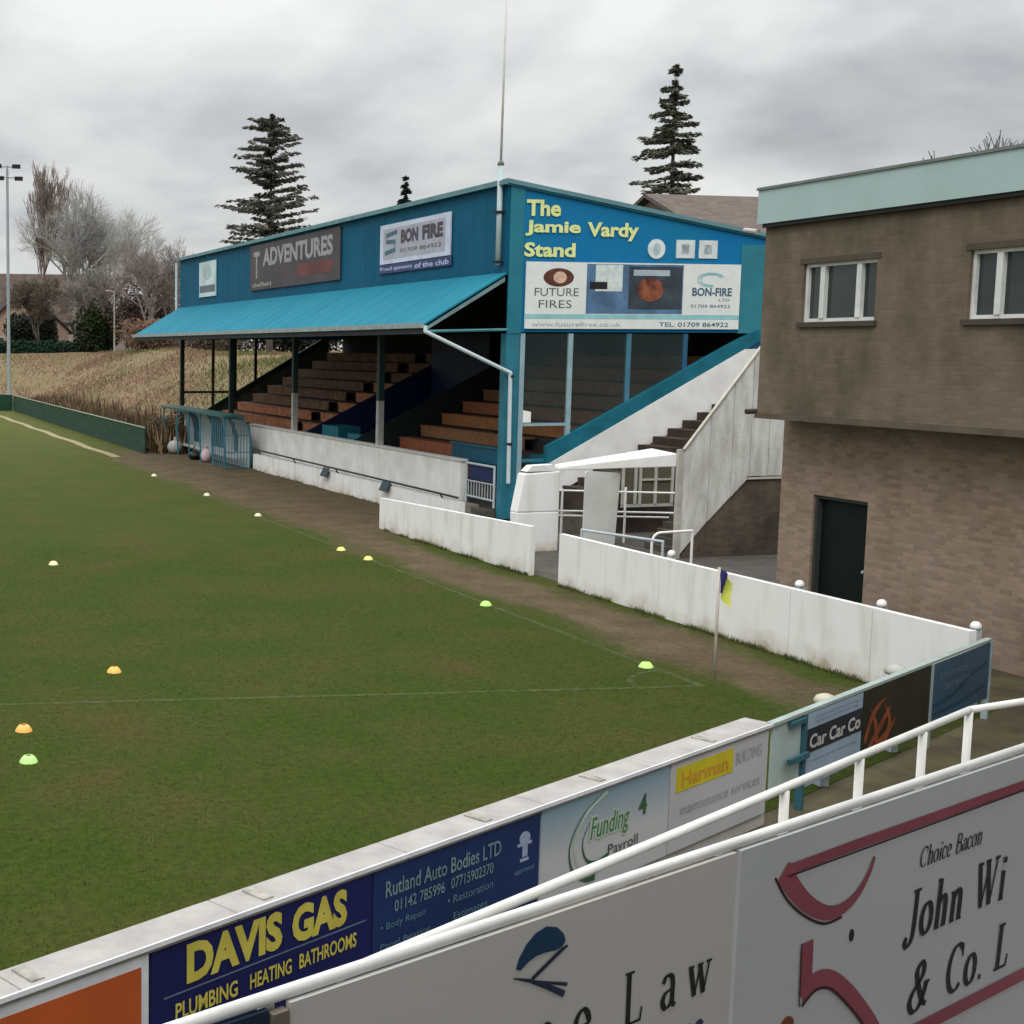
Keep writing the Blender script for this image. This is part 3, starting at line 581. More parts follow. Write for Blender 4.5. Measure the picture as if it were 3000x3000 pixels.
wall_seg('pitchside_wall', 15.42, 27.80, 36.20, 1.10, .86, .12, 'shorter low white wall between the gap and the stand steps', [stw])
wl = thing('pitchside_wall', (17.9, 46, 0), 'knee high white wall at the foot of the stand behind the dark rail', 'wall')
B(17.86, 18.06, 36.3, 55.2, 0, .66).build('wall', stw, wl)
B(18.06, 18.49, 36.3, 55.2, 0, .58).build('ledge', conc, wl)
rl = thing('handrail', (17.88, 46, .66), 'thin dark rail running along the knee high wall of the stand', 'railing')
q = MB(); q.tube((17.84, 36.3, .79), (17.84, 55.0, .86), .032); q.build('rail', darksteel, rl)
for y in (37.5, 41.2, 45.8, 50.2, 54.4):
    q = MB(); q.tube((17.94, y, .65), (17.84, y, .82), .025); q.build('bracket', darksteel, rl)
for y, lab in ((46.6, 'folded blue seat pad hung on the dark rail, farther of two'), (41.3, 'folded dark seat pad hung on the dark rail, nearer of two')):
    t = thing('seat_pad', (17.78, y, .7), lab, 'seat pad'); q = MB(); q.prism([(17.66, y - .28, .50), (17.80, y - .28, .80), (17.83, y - .28, .78), (17.70, y - .28, .48)], (0, .56, 0)); q.build('pad', mat('pad_slate', (.045, .07, .085), .7), t)
# caps of the steel posts behind the wall
for y, lab in ((23.06, 'white round post cap behind the long wall, below the hooped rail'), (19.55, 'white post cap behind the long wall left of the dark door'), (17.74, 'white post cap behind the long wall right of the dark door'), (15.98, 'white post cap at the corner where wall and advert boards meet')):
    t = thing('post', (15.72, y, 0), lab, 'post', 'white topped posts behind the pitchside wall')
    B(15.66, 15.78, y - .05, y + .05, 0, 1.12).build('shaft', palegrey, t)
    q = MB(); q.lathe((15.72, y, 1.12), [(.0, .11), (.035, .105), (.065, .075), (.075, .035), (.065, 0), (0, 0)][::-1]); q.build('cap', whitemetal, t, smooth=True)

# far green boundary fences
fx = thing('netting_fence', (15.4, 88, 0), 'low green netted fence with a pale top rail beside the brown bank', 'fence')
q = MB()
q.prism([(15.5, 64.6, 0), (16.0, 112, 0), (16.0, 112, 1.2), (15.5, 64.6, 1.2)], (.03, 0, 0)); q.build('netting', greensh, fx)
q = MB(); q.tube((15.5, 64.6, 1.24), (16.0, 112, 1.24), .04); q.build('top_rail', mat('pale_olive_rail', (.22, .26, .19), .7), fx)
for i in range(17):
    y = 64.8 + i * 2.9; x = 15.42 + (y - 64.6) * .0105; q = MB(); q.tube((x + .16, y, 0), (x + .16, y, 1.24), .035, n=6); q.build('post', greenm, fx)
fy = thing('netting_fence', (-20, 112, 0), 'dark green netted fence across the far end of the pitch', 'fence')
B(-60, 15.96, 112, 112.03, 0, 1.3).build('netting', mat('dark_green_netting', (.012, .05, .028), .9, 2, .2), fy)

# ------------------------------------------------------------------ dugout
dg = thing('dugout', (17.3, 60.5, 0), 'blue and clear panelled team dugout with a dark green roof beyond the white stand wall', 'dugout')
D0, D1 = 55.6, 65.8
def prof(x0=16.75, x1=17.85): return [(x1, 0.), (x1 + .06, .6), (x1 + .05, 1.2), (x1 - .08, 1.75), (x1 - .32, 2.08), (x0 + .1, 2.14)]
P = prof()
q = MB()
for (xa, za), (xb, zb) in zip(P, P[1:]):
    q.hexa([(xa, D0, za), (xa, D1, za), (xa - .03, D1, za), (xa - .03, D0, za)], [(xb, D0, zb), (xb, D1, zb), (xb - .03, D1, zb), (xb - .03, D0, zb)])
q.build('back_shell', mat('shell_pale', (.46, .50, .50), .4, .5, .0, col2=(.34, .42, .45)), dg)
B(16.62, 17.6, D0 - .1, D1 + .1, 2.15, 2.24).build('roof', mat('dugout_roof_green', (.02, .09, .085), .5, 1, .2), dg)
for i, y in enumerate((D0, 57.4, 59.3, 61.2, 63.2, 65.75)):
    q = MB(); q.path([(a, y, c) for a, c in P] + [(16.75, y, 2.12), (16.72, y, 1.2), (16.78, y, 0)], .035, 6); q.build('rib', trimblue, dg)
for i, (ya, yb) in enumerate(((57.4, 57.9), (59.35, 61.1), (63.3, 64.3))):
    q = MB()
    for (xa, za), (xb, zb) in zip(P[1:], P[2:]):
        q.hexa([(xa - .04, ya, za), (xa - .04, yb, za), (xa - .06, yb, za), (xa - .06, ya, za)], [(xb - .04, ya, zb), (xb - .04, yb, zb), (xb - .06, yb, zb), (xb - .06, ya, zb)])
    q.build('blue_panel', mat('dugout_blue', (.05, .11, .16), .5, 1, .2), dg)
q = MB()
for i in range(9): x = 16.8 + i * .13; q.tube((x, D0 - .02, .05), (x, D0 - .02, 2.1 if x < 17.6 else 1.75), .018, n=6)
for z in (.06, .7, 1.4): q.tube((16.78, D0 - .02, z), (17.88, D0 - .02, z), .02, n=6)
for i in range(6): q.tube((16.72, D0 + .3 * i, .05), (16.72, D0 + .3 * i, 2.1), .018, n=6)
q.build('bars', mat('bars_blue', (.05, .15, .20), .5), dg)
B(17.3, 17.65, D0 + .3, D1 - .2, .40, .46).build('bench', mat('bench_pale', (.42, .42, .41), .6), dg)
kb = thing('kit_bag', (16.95, 60.8, 0), 'black kit bag on the ground in front of the dugout', 'bag'); q = MB(); q.ball((16.95, 60.8, .20), .36, 14, 8, .55); q.build('bag', black, kb, smooth=True)
q = MB(); q.path([(16.9, 60.5, .45), (16.9, 60.8, .62), (16.9, 61.1, .45)], .02, 6); q.build('handle', darksteel, kb)
kb = thing('kit_bag', (17.0, 59.2, 0), 'pale pink ball bag leaning in the dugout beside the black bag', 'bag'); q = MB(); q.ball((17.0, 59.2, .30), .25, 14, 8, 1.2); q.build('bag', mat('bag_pink', (.48, .38, .40), .8, 4, .15), kb, smooth=True)
q = MB(); q.tube((17.0, 59.2, .56), (17.0, 59.2, .72), .05, .09, 8); q.build('tied_neck', MATS['bag_pink'], kb)
kb = thing('kit_bag', (16.9, 64.3, 0), 'light grey sack slumped at the far end of the dugout', 'bag'); q = MB(); q.ball((16.9, 64.3, .33), .36, 14, 8, .92); q.build('bag', mat('bag_grey', (.34, .34, .33), .8, 4, .15), kb, smooth=True)
q = MB(); q.tube((16.9, 64.3, .62), (16.95, 64.3, .80), .06, .11, 8); q.build('tied_neck', MATS['bag_grey'], kb)

# ------------------------------------------------------------------ outside stair, pillar, landing and gate at the stand end
es = thing('outside_stair', (21, 31, 0), 'outside stair with tall white sheet balustrade and dark brick side beside the brick building', 'stair')
YB = 29.25
sh = MB()
pan = [(20.15, 2.60, .12), (20.85, 3.47, .88), (21.45, 4.22, 1.45), (21.95, 4.85, 1.92), (22.45, 5.45, 1.93), (23.1, 5.45, 1.93)]
for (xa, ta, ba), (xb, tb, bb_) in zip(pan, pan[1:]):
    q = MB(); q.prism([(xa + .008, YB, ba), (xb - .008, YB, bb_), (xb - .008, YB, tb), (xa + .008, YB, ta)], (0, .04, 0)); q.build('balustrade_sheet', dirtywhite, es)
q = MB(); q.path([(20.13, YB - .02, 2.62), (22.45, YB - .02, 5.49), (23.1, YB - .02, 5.49)], .035); q.build('top_rail', mat('cream_rail', (.56, .54, .46), .6), es)
B(20.02, 20.14, YB - .02, YB + .10, 0, 2.62).build('newel_post', mat('cream_post', (.42, .41, .36), .7, 3, .15), es)
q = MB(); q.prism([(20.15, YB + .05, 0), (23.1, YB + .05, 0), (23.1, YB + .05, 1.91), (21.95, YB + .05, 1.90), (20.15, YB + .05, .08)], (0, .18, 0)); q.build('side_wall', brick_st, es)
q = MB(); q.prism([(21.9, YB + .0, 1.87), (23.1, YB + .0, 1.87), (23.1, YB + .0, 1.95), (21.9, YB, 1.95)], (0, .05, 0)); q.build('landing_edge', mat('cream_edge', (.5, .49, .42), .7), es)
n = 11
q = MB()
for i in range(n): q.box(20.35 + i * .165, 20.35 + (i + 1) * .165, YB + .24, 31.0, 0, .17 * (i + 1))
q.box(22.165, 23.5, YB + .24, 31.0, 0, 1.90)
q.build('treads', concd, es)
# inner flight along the gable
inf = thing('concrete_stair', (23, 34.2, 0), 'dark concrete stair climbing beside the white raking wall of the stand', 'stair')
q = MB()
for i in range(12): q.box(20.4 + i * .46, 27.15, 33.7, YG - .101, (1.2 + .222 * (i - 1)) if i else 0, 1.2 + .222 * i)
q.build('treads', mat('stair_dark_brown', (.05, .034, .026), .9, 2, .3), inf)
q = MB(); q.box(19.9, 20.49, 33.7, YG - .101, 0, .5); q.build('bottom_step', concd, inf)
# white end pillar and the sloping slab
ep = thing('entrance_pillar', (17.5, 31.2, 0), 'thick white painted pillar at the foot of the raking wall', 'pillar')
q = MB(); q.hexa([(16.85, 31.0, 0), (17.95, 31.0, 0), (17.95, 31.35, 0), (16.85, 31.35, 0)], [(16.80, 31.0, 1.0), (17.95, 31.0, 1.0), (17.95, 31.35, 1.0), (16.80, 31.35, 1.0)])
q.hexa([(16.80, 31.0, 1.0), (17.95, 31.0, 1.0), (17.95, 31.35, 1.0), (16.80, 31.35, 1.0)], [(16.98, 31.0, 1.95), (17.95, 31.0, 2.0), (17.95, 31.35, 2.0), (16.98, 31.35, 1.95)])
q.build('shaft', stw, ep, bevel=.03)
q = MB(); q.prism([(17.05, 31.02, 2.0), (17.85, 31.02, 2.0), (17.75, 31.02, 2.16), (17.2, 31.02, 2.14)], (0, .3, 0)); q.build('cap', whitep, ep)
sb = thing('sloping_slab', (19, 30.4, 2.1), 'white painted sloping slab spanning from the pillar to the balustrade', 'slab')
q = MB(); q.hexa([(17.97, 31.0, 2.02), (20.05, YB + .1, 2.20), (20.15, YB + 1.3, 2.20), (17.97, 31.35, 2.02)], [(17.97, 31.0, 2.10), (20.05, YB + .1, 2.52), (20.15, YB + 1.3, 2.56), (17.97, 31.35, 2.14)]); q.build('slab', whitep, sb, bevel=.02)
# entrance gate panel + rails under the slab
pg = thing('white_panel_gate', (18.7, 30.3, 0), 'upright white sheet gate with rounded corners behind the low wall', 'gate')
q = MB(); c_ = []
for cx, cz, a0 in ((19.09, 1.93, 0), (18.29, 1.98, 90), (18.27, .35, 180), (19.0, .28, 270)):
    c_ += [(cx + .07 * math.cos(R(a0 + a)), 30.3, cz + .07 * math.sin(R(a0 + a))) for a in (0, 30, 60, 90)]
q.prism(c_, (0, .04, 0)); q.build('sheet', mat('gate_grey_white', (.55, .55, .53), .6, 2, .08), pg)
q = MB(); q.tube((18.4, 30.36, 0), (18.4, 30.36, 1.7), .03); q.tube((18.9, 30.36, 0), (18.9, 30.36, 1.7), .03); q.build('post', palegrey, pg)
rr = thing('pipe_railing', (19, 31.9, 0), 'white pipe rails either side of the white sheet gate', 'railing')
q = MB()
for z in (1.38, .86, .74): q.tube((18.3, 32.0, z + .04), (21.9, 32.0, z - .12), .025, n=8)
q.build('rail', whitemetal, rr)
for x in (18.6, 20.4, 21.9): q = MB(); q.tube((x, 32.0, 0), (x, 32.0, 1.45), .03); q.build('post', whitemetal, rr)
ff = thing('window_frame', (21.4, 33.2, .9), 'white divided window frame in the shade under the slab', 'window frame')
q = MB()
for x in (20.93, 21.30, 21.44, 21.90, 22.4): q.box(x, x + .07, 33.0, 33.05, .85, 2.2)
q.box(20.93, 22.47, 33.0, 33.05, .80, .87); q.box(21.51, 22.4, 33.005, 33.045, 1.5, 1.55); q.build('frame', mat('frame_offwhite', (.36, .36, .33), .7), ff)
q = B(21.0, 22.45, 33.06, 33.08, .87, 2.2); q.build('pane', mat('olive_pane', (.09, .085, .055), .4), ff)
hr = thing('hooped_rail', (19.35, 28.5, 0), 'curved white hoop rail behind the low wall in front of the stair', 'railing')
q = MB(); q.path([(18.9, 28.5, .0), (18.9, 28.5, .52)] + [(19.12 + .22 * math.cos(R(a)), 28.5, .54 + .22 * math.sin(R(a))) for a in (160, 135, 110, 90)] + [(19.95, 28.5, .78)], .03); q.build('rail', whitemetal, hr)
q = MB(); q.tube((19.95, 28.5, 0), (19.95, 28.5, .78), .03); q.build('post', whitemetal, hr)
hr2 = thing('tube_barrier', (17.5, 28.2, 0), 'low grey tube barrier just behind the start of the long wall', 'railing')
q = MB(); q.path([(15.95, 26.6, 0), (15.95, 26.6, 1.16), (16.9, 25.1, 1.08), (16.9, 25.1, 0)], .028); q.build('rail', palegrey, hr2)

# ------------------------------------------------------------------ brick clubhouse
cl = thing('brick_clubhouse', (18, 15, 0), 'two storey brown brick building with overhanging upper floor and pale green fascia', 'building')
YC = 23.05
w_ = MB()                                            # lower wall with the doorway left open
w_.box(18.0, 18.3, YC - .001, 22.15, 0, 3.80); w_.box(18.0, 18.3, 20.78, -8, 0, 3.80); w_.box(18.0, 18.3, 20.78, 22.15, 2.32, 3.80)
w_.build('lower_wall', brick_lo, cl)
B(18.30, 27, YC - .3, YC - .002, 0, 3.69).build('end_wall', brick_up, cl); YU = 22.93
B(17.601, 27, YU - .3, YU - .002, 3.8, 7.3).build('end_wall', brick_up, cl)
W = [(20.09, 21.86, 5.46, 6.48), (16.1, 18.17, 5.44, 6.48), (12.0, 14.2, 5.44, 6.48)]
u_ = MB(); YU = 22.93; u_.box(17.3, 17.6, -8, YU, 3.80, 5.44); u_.box(17.3, 17.6, -8, YU, 6.48, 7.32); ys_ = [-8, 12.0, 14.2, 16.6, 18.84, 19.60, 21.36, YC]
for a, b in ((-8, 12.0), (14.2, 16.1), (18.17, 20.09), (21.86, YU)): u_.box(17.3, 17.6, a, b, 5.44, 6.48)
u_.box(17.3, 17.6, 20.09, 21.86, 5.441, 5.46)
u_.build('upper_wall', brick_up, cl)
B(17.6, 27, -8, YU - .31, 3.8, 4.0).build('upper_floor', concd, cl)
B(17.26, 18.0, -8, YU + .02, 3.70, 3.797).build('overhang_edge', mat('overhang_brown', (.10, .08, .06), .8, 2, .2), cl)
B(17.16, 17.296, -8, YU + .0, 7.27, 7.88).build('fascia', copper, cl)
B(17.16, 27, YU + .001, YU + .08, 7.27, 7.88).build('side_fascia', copper, cl)
B(17.13, 27, -8, YU + .10, 7.882, 7.93).build('roof', mat('roof_felt', (.16, .18, .17), .8), cl)
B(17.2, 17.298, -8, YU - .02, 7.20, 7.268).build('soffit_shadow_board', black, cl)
for (a, b, c, d) in W:
    fr = MB(); x0, x1 = 17.36, 17.44; t = .06
    fr.box(x0, x1, a, b, c, c + t); fr.box(x0, x1, a, b, d - t, d); fr.box(x0, x1, a, a + t, c + t, d - t); fr.box(x0, x1, b - t, b, c + t, d - t)
    w1 = (b - a) * .235
    for yy in (a + w1, b - w1 - t): fr.box(x0 - .02, x1, yy - .02, yy + t + .03, c + t, d - t)
    f = fr.build('window', mat('window_white', (.62, .64, .62), .5), cl)
    B(17.42, 17.43, a + .05, b - .05, c + .05, d - .05).build('pane', glass, f)
    B(17.24, 17.40, a - .06, b + .06, c - .09, c - .002).build('sill', mat('sill_brown', (.06, .05, .04), .8), f)
    B(17.285, 17.299, a - .08, b + .08, d + .002, d + .10).build('lintel', mat('lintel_brown', (.075, .06, .045), .8), f)
q = B(18.16, 18.2, 20.82, 22.11, .05, 2.30); dr = q.build('door', doorg, cl)
fr = MB(); fr.box(18.05, 18.17, 20.78, 20.84, 0, 2.32); fr.box(18.05, 18.17, 22.09, 22.15, 0, 2.32); fr.box(18.05, 18.17, 20.84, 22.09, 2.26, 2.32); fr.build('door_frame', mat('door_frame_dark', (.04, .045, .04), .6), dr)
q = MB(); q.ball((18.13, 20.95, 1.05), .035, 8, 6); q.build('handle', palegrey, dr)
q = MB(); q.tube((17.25, YC + .05, 7.15), (17.6, YC + .9, 7.25), .045, n=8); q.build('gutter_outlet', mat('outlet_grey', (.42, .40, .38), .6), cl)
q = MB(); q.tube((17.85, 22.9, 3.85), (17.1, 22.98, 3.82), .05, n=8); q.build('overflow_pipe', mat('pipe_brown', (.05, .04, .03), .6), cl)

# ------------------------------------------------------------------ advert boards behind the goal
A0 = Vector((1.034, 8.06, 0)); dB = Vector((math.sin(R(63.37)), math.cos(R(63.37)), 0)); nB = Vector((math.cos(R(63.37)), -math.sin(R(63.37)), 0))
bp_ = Plane(A0, dB, nB)
bw = thing('advert_wall', (A0.x + 3, A0.y + 1.5, 0), 'thick low concrete wall with a flat pale coping carrying the row of advert boards', 'wall')
q = MB(); bp_.rect(q, -9, 9.72, 0, 1.04, -.27, -.012); q.build('wall', mat('grey_render', (.42, .40, .375), .85, 2, .1, bump=.3, bs=18), bw)
copm = mat('coping_grey_pink', (.31, .285, .275), .8, 3, .0, col2=(.39, .375, .355), bump=.4, bs=25)
u = -9.0; i = 0
while u < 9.7:
    u2 = min(u + 1.83, 9.74); q = MB(); bp_.rect(q, u + .004, u2 - .004, 1.042, 1.10, -.29, 0.03); q.build('coping', copm, bw, bevel=.008); u = u2
q = MB(); bp_.rect(q, -9, 9.74, 1.072, 1.106, .0305, .045); q.build('front_lip', mat('lip_white', (.66, .67, .70), .5), bw)
for u_ in (.3, 2.72 - .4, 4.9, 6.6, 8.6): q = MB(); bp_.rect(q, u_ - .05, u_ + .05, 1.10, 1.112, -.24, -.02); q.build('bracket', mat('bracket_stained', (.30, .28, .25), .8, 8, .3), bw)
def board(u0, u1, z0, z1, label, m):
    t = thing('advertising_board', bp_.p((u0 + u1) / 2, 0, 0), label, 'sign')
    q = MB(); bp_.rect(q, u0 + .004, u1 - .004, z0, z1, -.008, .018); q.build('panel', m, t); return t
bo = board(-4.0, -1.2, .15, 1.06, 'plain pale grey advert board left of the orange one', mat('plain_board', (.5, .5, .5), .6))
bo = board(-1.18, 1.17, .15, 1.06, 'orange advert board with a white border, cut by the left picture edge', mat('board_border', (.58, .60, .64), .5))
rectpart(bp_, 'orange_face', mat('board_orange', (.42, .085, .02), .5, 1, .12), bo, -1.1, 1.10, .2, .965, .019, .022)
q = MB(); bp_.ribbon(q, spline([(.62, .40), (.78, .52), (.92, .52), (.98, .38)]), .11, .025); q.build('green_mark', mat('mark_green', (.02, .22, .14), .5), bo)
q = MB(); bp_.ribbon(q, spline([(1.0, .60), (1.06, .48), (1.08, .30)]), .04, .025); q.build('red_mark', mat('mark_red', (.5, .14, .08), .5), bo)
bo = board(1.19, 3.40, .15, 1.045, 'navy advert board with big yellow capitals', mat('board_navy', (.008, .012, .085), .4, 1, .15))
ym = mat('board_yellow', (.52, .46, .08), .5, 5, .1)
lettering('DAVIS', ym, bo, bp_, 1.50, 2.42, .725, 1.012, .024, bold=.05); lettering('GAS', ym, bo, bp_, 2.52, 3.11, .715, 1.0, .024, bold=.05)
rectpart(bp_, 'rule', mat('rule_slate', (.10, .15, .22), .5), bo, 1.30, 3.33, .678, .688, .0185, .021)
lettering('PLUMBING', ym, bo, bp_, 1.40, 1.98, .50, .62, .024, bold=.02); lettering('HEATING', ym, bo, bp_, 2.10, 2.52, .505, .62, .024, bold=.02); lettering('BATHROOMS', ym, bo, bp_, 2.60, 3.22, .51, .625, .024, bold=.02)
bo = board(3.41, 5.58, .15, 1.045, 'dark blue advert board with faint grey green lettering', mat('board_dark_blue', (.008, .026, .10), .4, 1, .2))
fgm = mat('faint_letters', (.15, .24, .26), .6, 6, .2)
lettering('Rutland Auto Bodies LTD', fgm, bo, bp_, 3.55, 5.02, .80, .93, .024, bold=.012)
lettering('01142 785996', fgm, bo, bp_, 3.66, 4.28, .66, .755, .024, bold=.01); lettering('07715902370', fgm, bo, bp_, 4.36, 4.92, .665, .76, .024, bold=.01)
lettering('\u2022 Body Repair', mat('fainter_letters', (.10, .19, .26), .6), bo, bp_, 3.50, 4.05, .525, .60, .024); lettering('\u2022 Restoration', MATS['fainter_letters'], bo, bp_, 4.32, 4.92, .54, .61, .024)
lettering('Panel Beating', MATS['fainter_letters'], bo, bp_, 3.5, 4.1, .38, .44, .024); lettering('Estimates', MATS['fainter_letters'], bo, bp_, 4.4, 4.85, .40, .46, .024)
q = MB(); bp_.disc(q, 5.36, .86, .075, .06, .019, .023); bp_.rect(q, 5.33, 5.40, .70, .80, .019, .023); bp_.rect(q, 5.26, 5.46, .80, .825, .019, .0235); bp_.rect(q, 5.30, 5.42, .66, .685, .019, .0236); q.build('logo', mat('logo_grey_blue', (.27, .32, .45), .5), bo)
lettering('approved', MATS['fainter_letters'], bo, bp_, 5.22, 5.5, .55, .61, .024)
# pale blue to white board: a printed vertical fade belongs to the print
def fademat():
    m = bpy.data.materials.new('board_sky_print'); m.use_nodes = True; t = m.node_tree; l = t.links.new; b = t.nodes['Principled BSDF']; g = t.nodes.new('ShaderNodeNewGeometry'); s = t.nodes.new('ShaderNodeSeparateXYZ'); l(g.outputs['Position'], s.inputs[0])
    r = t.nodes.new('ShaderNodeValToRGB'); l(s.outputs[2], r.inputs[0]); r.color_ramp.elements[0].position = .55; r.color_ramp.elements[0].color = (.45, .46, .48, 1); r.color_ramp.elements[1].position = 1.05; r.color_ramp.elements[1].color = (.19, .29, .36, 1); l(r.outputs[0], b.inputs['Base Color']); b.inputs['Roughness'].default_value = .4; return m
bo = board(5.60, 7.70, .15, 1.05, 'pale blue advert board with green crescent swirls', fademat())
gm = mat('swirl_green', (.035, .11, .055), .5, 4, .2); gm2 = mat('swirl_pale', (.40, .48, .40), .5)
q = MB(); pts = spline([(6.52, 1.0), (6.22, .86), (6.04, .62), (6.10, .38), (6.30, .26), (6.46, .25)]); bp_.ribbon(q, pts, [.008 + .055 * (i / (len(pts) - 1)) ** 1.6 for i in range(len(pts))], .023); pts = spline([(6.34, .78), (6.24, .62), (6.30, .45), (6.46, .38), (6.66, .40)]); bp_.ribbon(q, pts, [.008 + .05 * (i / (len(pts) - 1)) ** 1.4 for i in range(len(pts))], .0235); q.build('swirl', gm, bo)
q = MB(); pts = spline([(6.62, 1.01), (6.30, .88), (6.12, .64), (6.18, .42), (6.34, .31), (6.56, .29)]); bp_.ribbon(q, pts, .035, .0225); q.build('swirl_pale', gm2, bo)
lettering('Funding', gm2, bo, bp_, 6.33, 7.02, .53, .83, .0228, bold=.08, shear=.2); lettering('Funding', mat('letter_green', (.06, .17, .08), .5), bo, bp_, 6.36, 7.0, .55, .81, .0238, bold=.01, shear=.2)
lettering('4', gm, bo, bp_, 7.16, 7.30, .66, .86, .0238, bold=.03); lettering('Payroll', mat('letter_darkgreen', (.05, .08, .06), .5), bo, bp_, 6.66, 7.16, .37, .50, .0238)
bo = board(7.72, 9.66, .15, 1.05, 'pale grey advert board with a small yellow label', mat('board_pale_grey', (.42, .42, .44), .5, 1.5, .05))
rectpart(bp_, 'yellow_label', mat('label_yellow', (.50, .42, .02), .5, 3, .1), bo, 7.82, 8.92, .74, .985, .019, .022)
lettering('Harman', mat('label_orange', (.50, .25, .03), .5), bo, bp_, 7.92, 8.82, .78, .93, .025, bold=.02)
lettering('BUILDING', mat('pale_lilac_letters', (.32, .31, .37), .6), bo, bp_, 8.98, 9.52, .80, .93, .024); lettering('maintenance services', MATS['pale_lilac_letters'], bo, bp_, 7.92, 9.5, .50, .60, .024)
# second run: thin steel barrier
A2 = Vector((10.193, 12.633, 0)); d2 = Vector((math.sin(R(61.81)), math.cos(R(61.81)), 0)); n2v = Vector((math.cos(R(61.81)), -math.sin(R(61.81)), 0)); b2 = Plane(A2, d2, n2v)
br = thing('steel_barrier', A2, 'blue grey steel barrier carrying the three advert boards nearest the brick building', 'barrier')
stl = mat('barrier_steel', (.03, .10, .13), .5, 3, .15); stp = mat('barrier_pale', (.26, .34, .34), .5, 3, .15)
q = MB(); b2.rect(q, -.55, 5.98, 1.075, 1.11, -.06, .02); q.build('top_rail', mat('rail_grey_green', (.30, .36, .34), .6, 3, .1), br)
for uu, m in ((.23, stl), (3.86, stp), (5.97, stp)): q = MB(); b2.rect(q, uu - .03, uu + .03, 0, 1.074, -.05, .03); q.build('post', m, br)
q = MB(); b2.rect(q, -.15, .19, 1.0, 1.05, .0, .05); q.build('bracket', stl, br); q = MB(); b2.rect(q, -.22, .26, .60, .66, .031, .07); q.build('bracket', stl, br)
q = MB(); b2.rect(q, -.5, .19, .35, 1.07, -.03, -.01); q.build('infill', mat('infill_pale_green', (.34, .42, .41), .6), br)
def board2(u0, u1, z0, z1, label, m):
    t = thing('advertising_board', b2.p((u0 + u1) / 2, 0, 0), label, 'sign'); q = MB(); b2.rect(q, u0, u1, z0, z1, -.01, .02); q.build('panel', m, t); return t
bo = board2(.27, 1.74, .25, 1.06, 'pale blue advert board with a black band of white letters', mat('board_pale_blue', (.25, .33, .42), .5, 1.5, .1))
rectpart(b2, 'black_band', mat('band_black', (.015, .02, .03), .5), bo, .27, 1.74, .62, .89, .021, .024)
lettering('Car Car Co', mat('letters_offwhite', (.42, .42, .42), .6), bo, b2, .34, 1.68, .66, .82, .028, bold=.03)
for z in (.98, .93, .50): lettering('sales and servicing', mat('letters_dim_blue', (.15, .21, .30), .6), bo, b2, .45, 1.6, z, z + .035, .024)
bo = board2(1.77, 3.82, .25, 1.065, 'near black advert board with a rust orange flame swirl', mat('board_black_green', (.016, .017, .012), .4, 2, .3))
q = MB(); rs = mat('flame_rust', (.20, .05, .02), .5, 4, .25)
for k_, (a, b, c) in enumerate((((1.85, .45), (2.05, .75), (2.45, .92)), ((1.95, .35), (2.35, .62), (2.60, .80)), ((2.0, .30), (2.5, .45), (2.75, .62)), ((2.2, .30), (2.15, .60), (1.95, .84)), ((2.45, .35), (2.55, .60), (2.35, .84)))):
    pts = spline([a, b, c]); bp2 = [.09 * math.sin(math.pi * min(1, .15 + i / len(pts))) + .012 for i in range(len(pts))]; b2.ribbon(q, pts, bp2, .023 + .0006 * k_)
q.build('flame', rs, bo)
bo = board2(3.90, 5.93, .30, 1.05, 'dark teal blue advert board next to the brick building', mat('board_teal_blue', (.02, .09, .15), .4, 1, .0, col2=(.03, .055, .11)))
for z0, z1, a, b in ((.84, .93, 4.1, 5.1), (.68, .78, 4.3, 5.2)): lettering('electrical' if z0 > .8 else 'services', mat('letters_dusty', (.12, .17, .22), .6), bo, b2, a, b, z0, z1, .024)
q = MB(); b2.ribbon(q, spline([(3.95, .52), (4.6, .56), (5.2, .72), (5.8, .80)]), .05, .024); b2.ribbon(q, spline([(3.95, .40), (4.8, .42), (5.8, .50)]), .04, .0245); q.build('stripe', mat('stripe_deep_teal', (.01, .05, .08), .5), bo)
# white lumps on the barrier
t = thing('post', (11.24, 13.45, 0), 'cream round topped post standing behind the pale blue board', 'post', None)
p_ = b2.p(1.30, 0, -.22); B(p_.x - .06, p_.x + .06, p_.y - .06, p_.y + .06, 0, .95).build('shaft', palegrey, t); q = MB(); q.lathe((p_.x, p_.y, .95), [(.0, 0), (.11, 0), (.13, .05), (.10, .10), (.04, .125), (0, .13)]); q.build('cap', mat('cap_cream', (.46, .44, .34), .6), t, smooth=True)
t = thing('post', (13.05, 14.41, 0), 'small grey topped post behind the black flame board', 'post', None)
p_ = b2.p(3.35, 0, -.22); B(p_.x - .05, p_.x + .05, p_.y - .05, p_.y + .05, 0, .99).build('shaft', palegrey, t); q = MB(); q.lathe((p_.x, p_.y, .99), [(.0, 0), (.13, 0), (.14, .04), (.09, .10), (0, .12)]); q.build('cap', mat('cap_grey', (.38, .38, .34), .6), t, smooth=True)

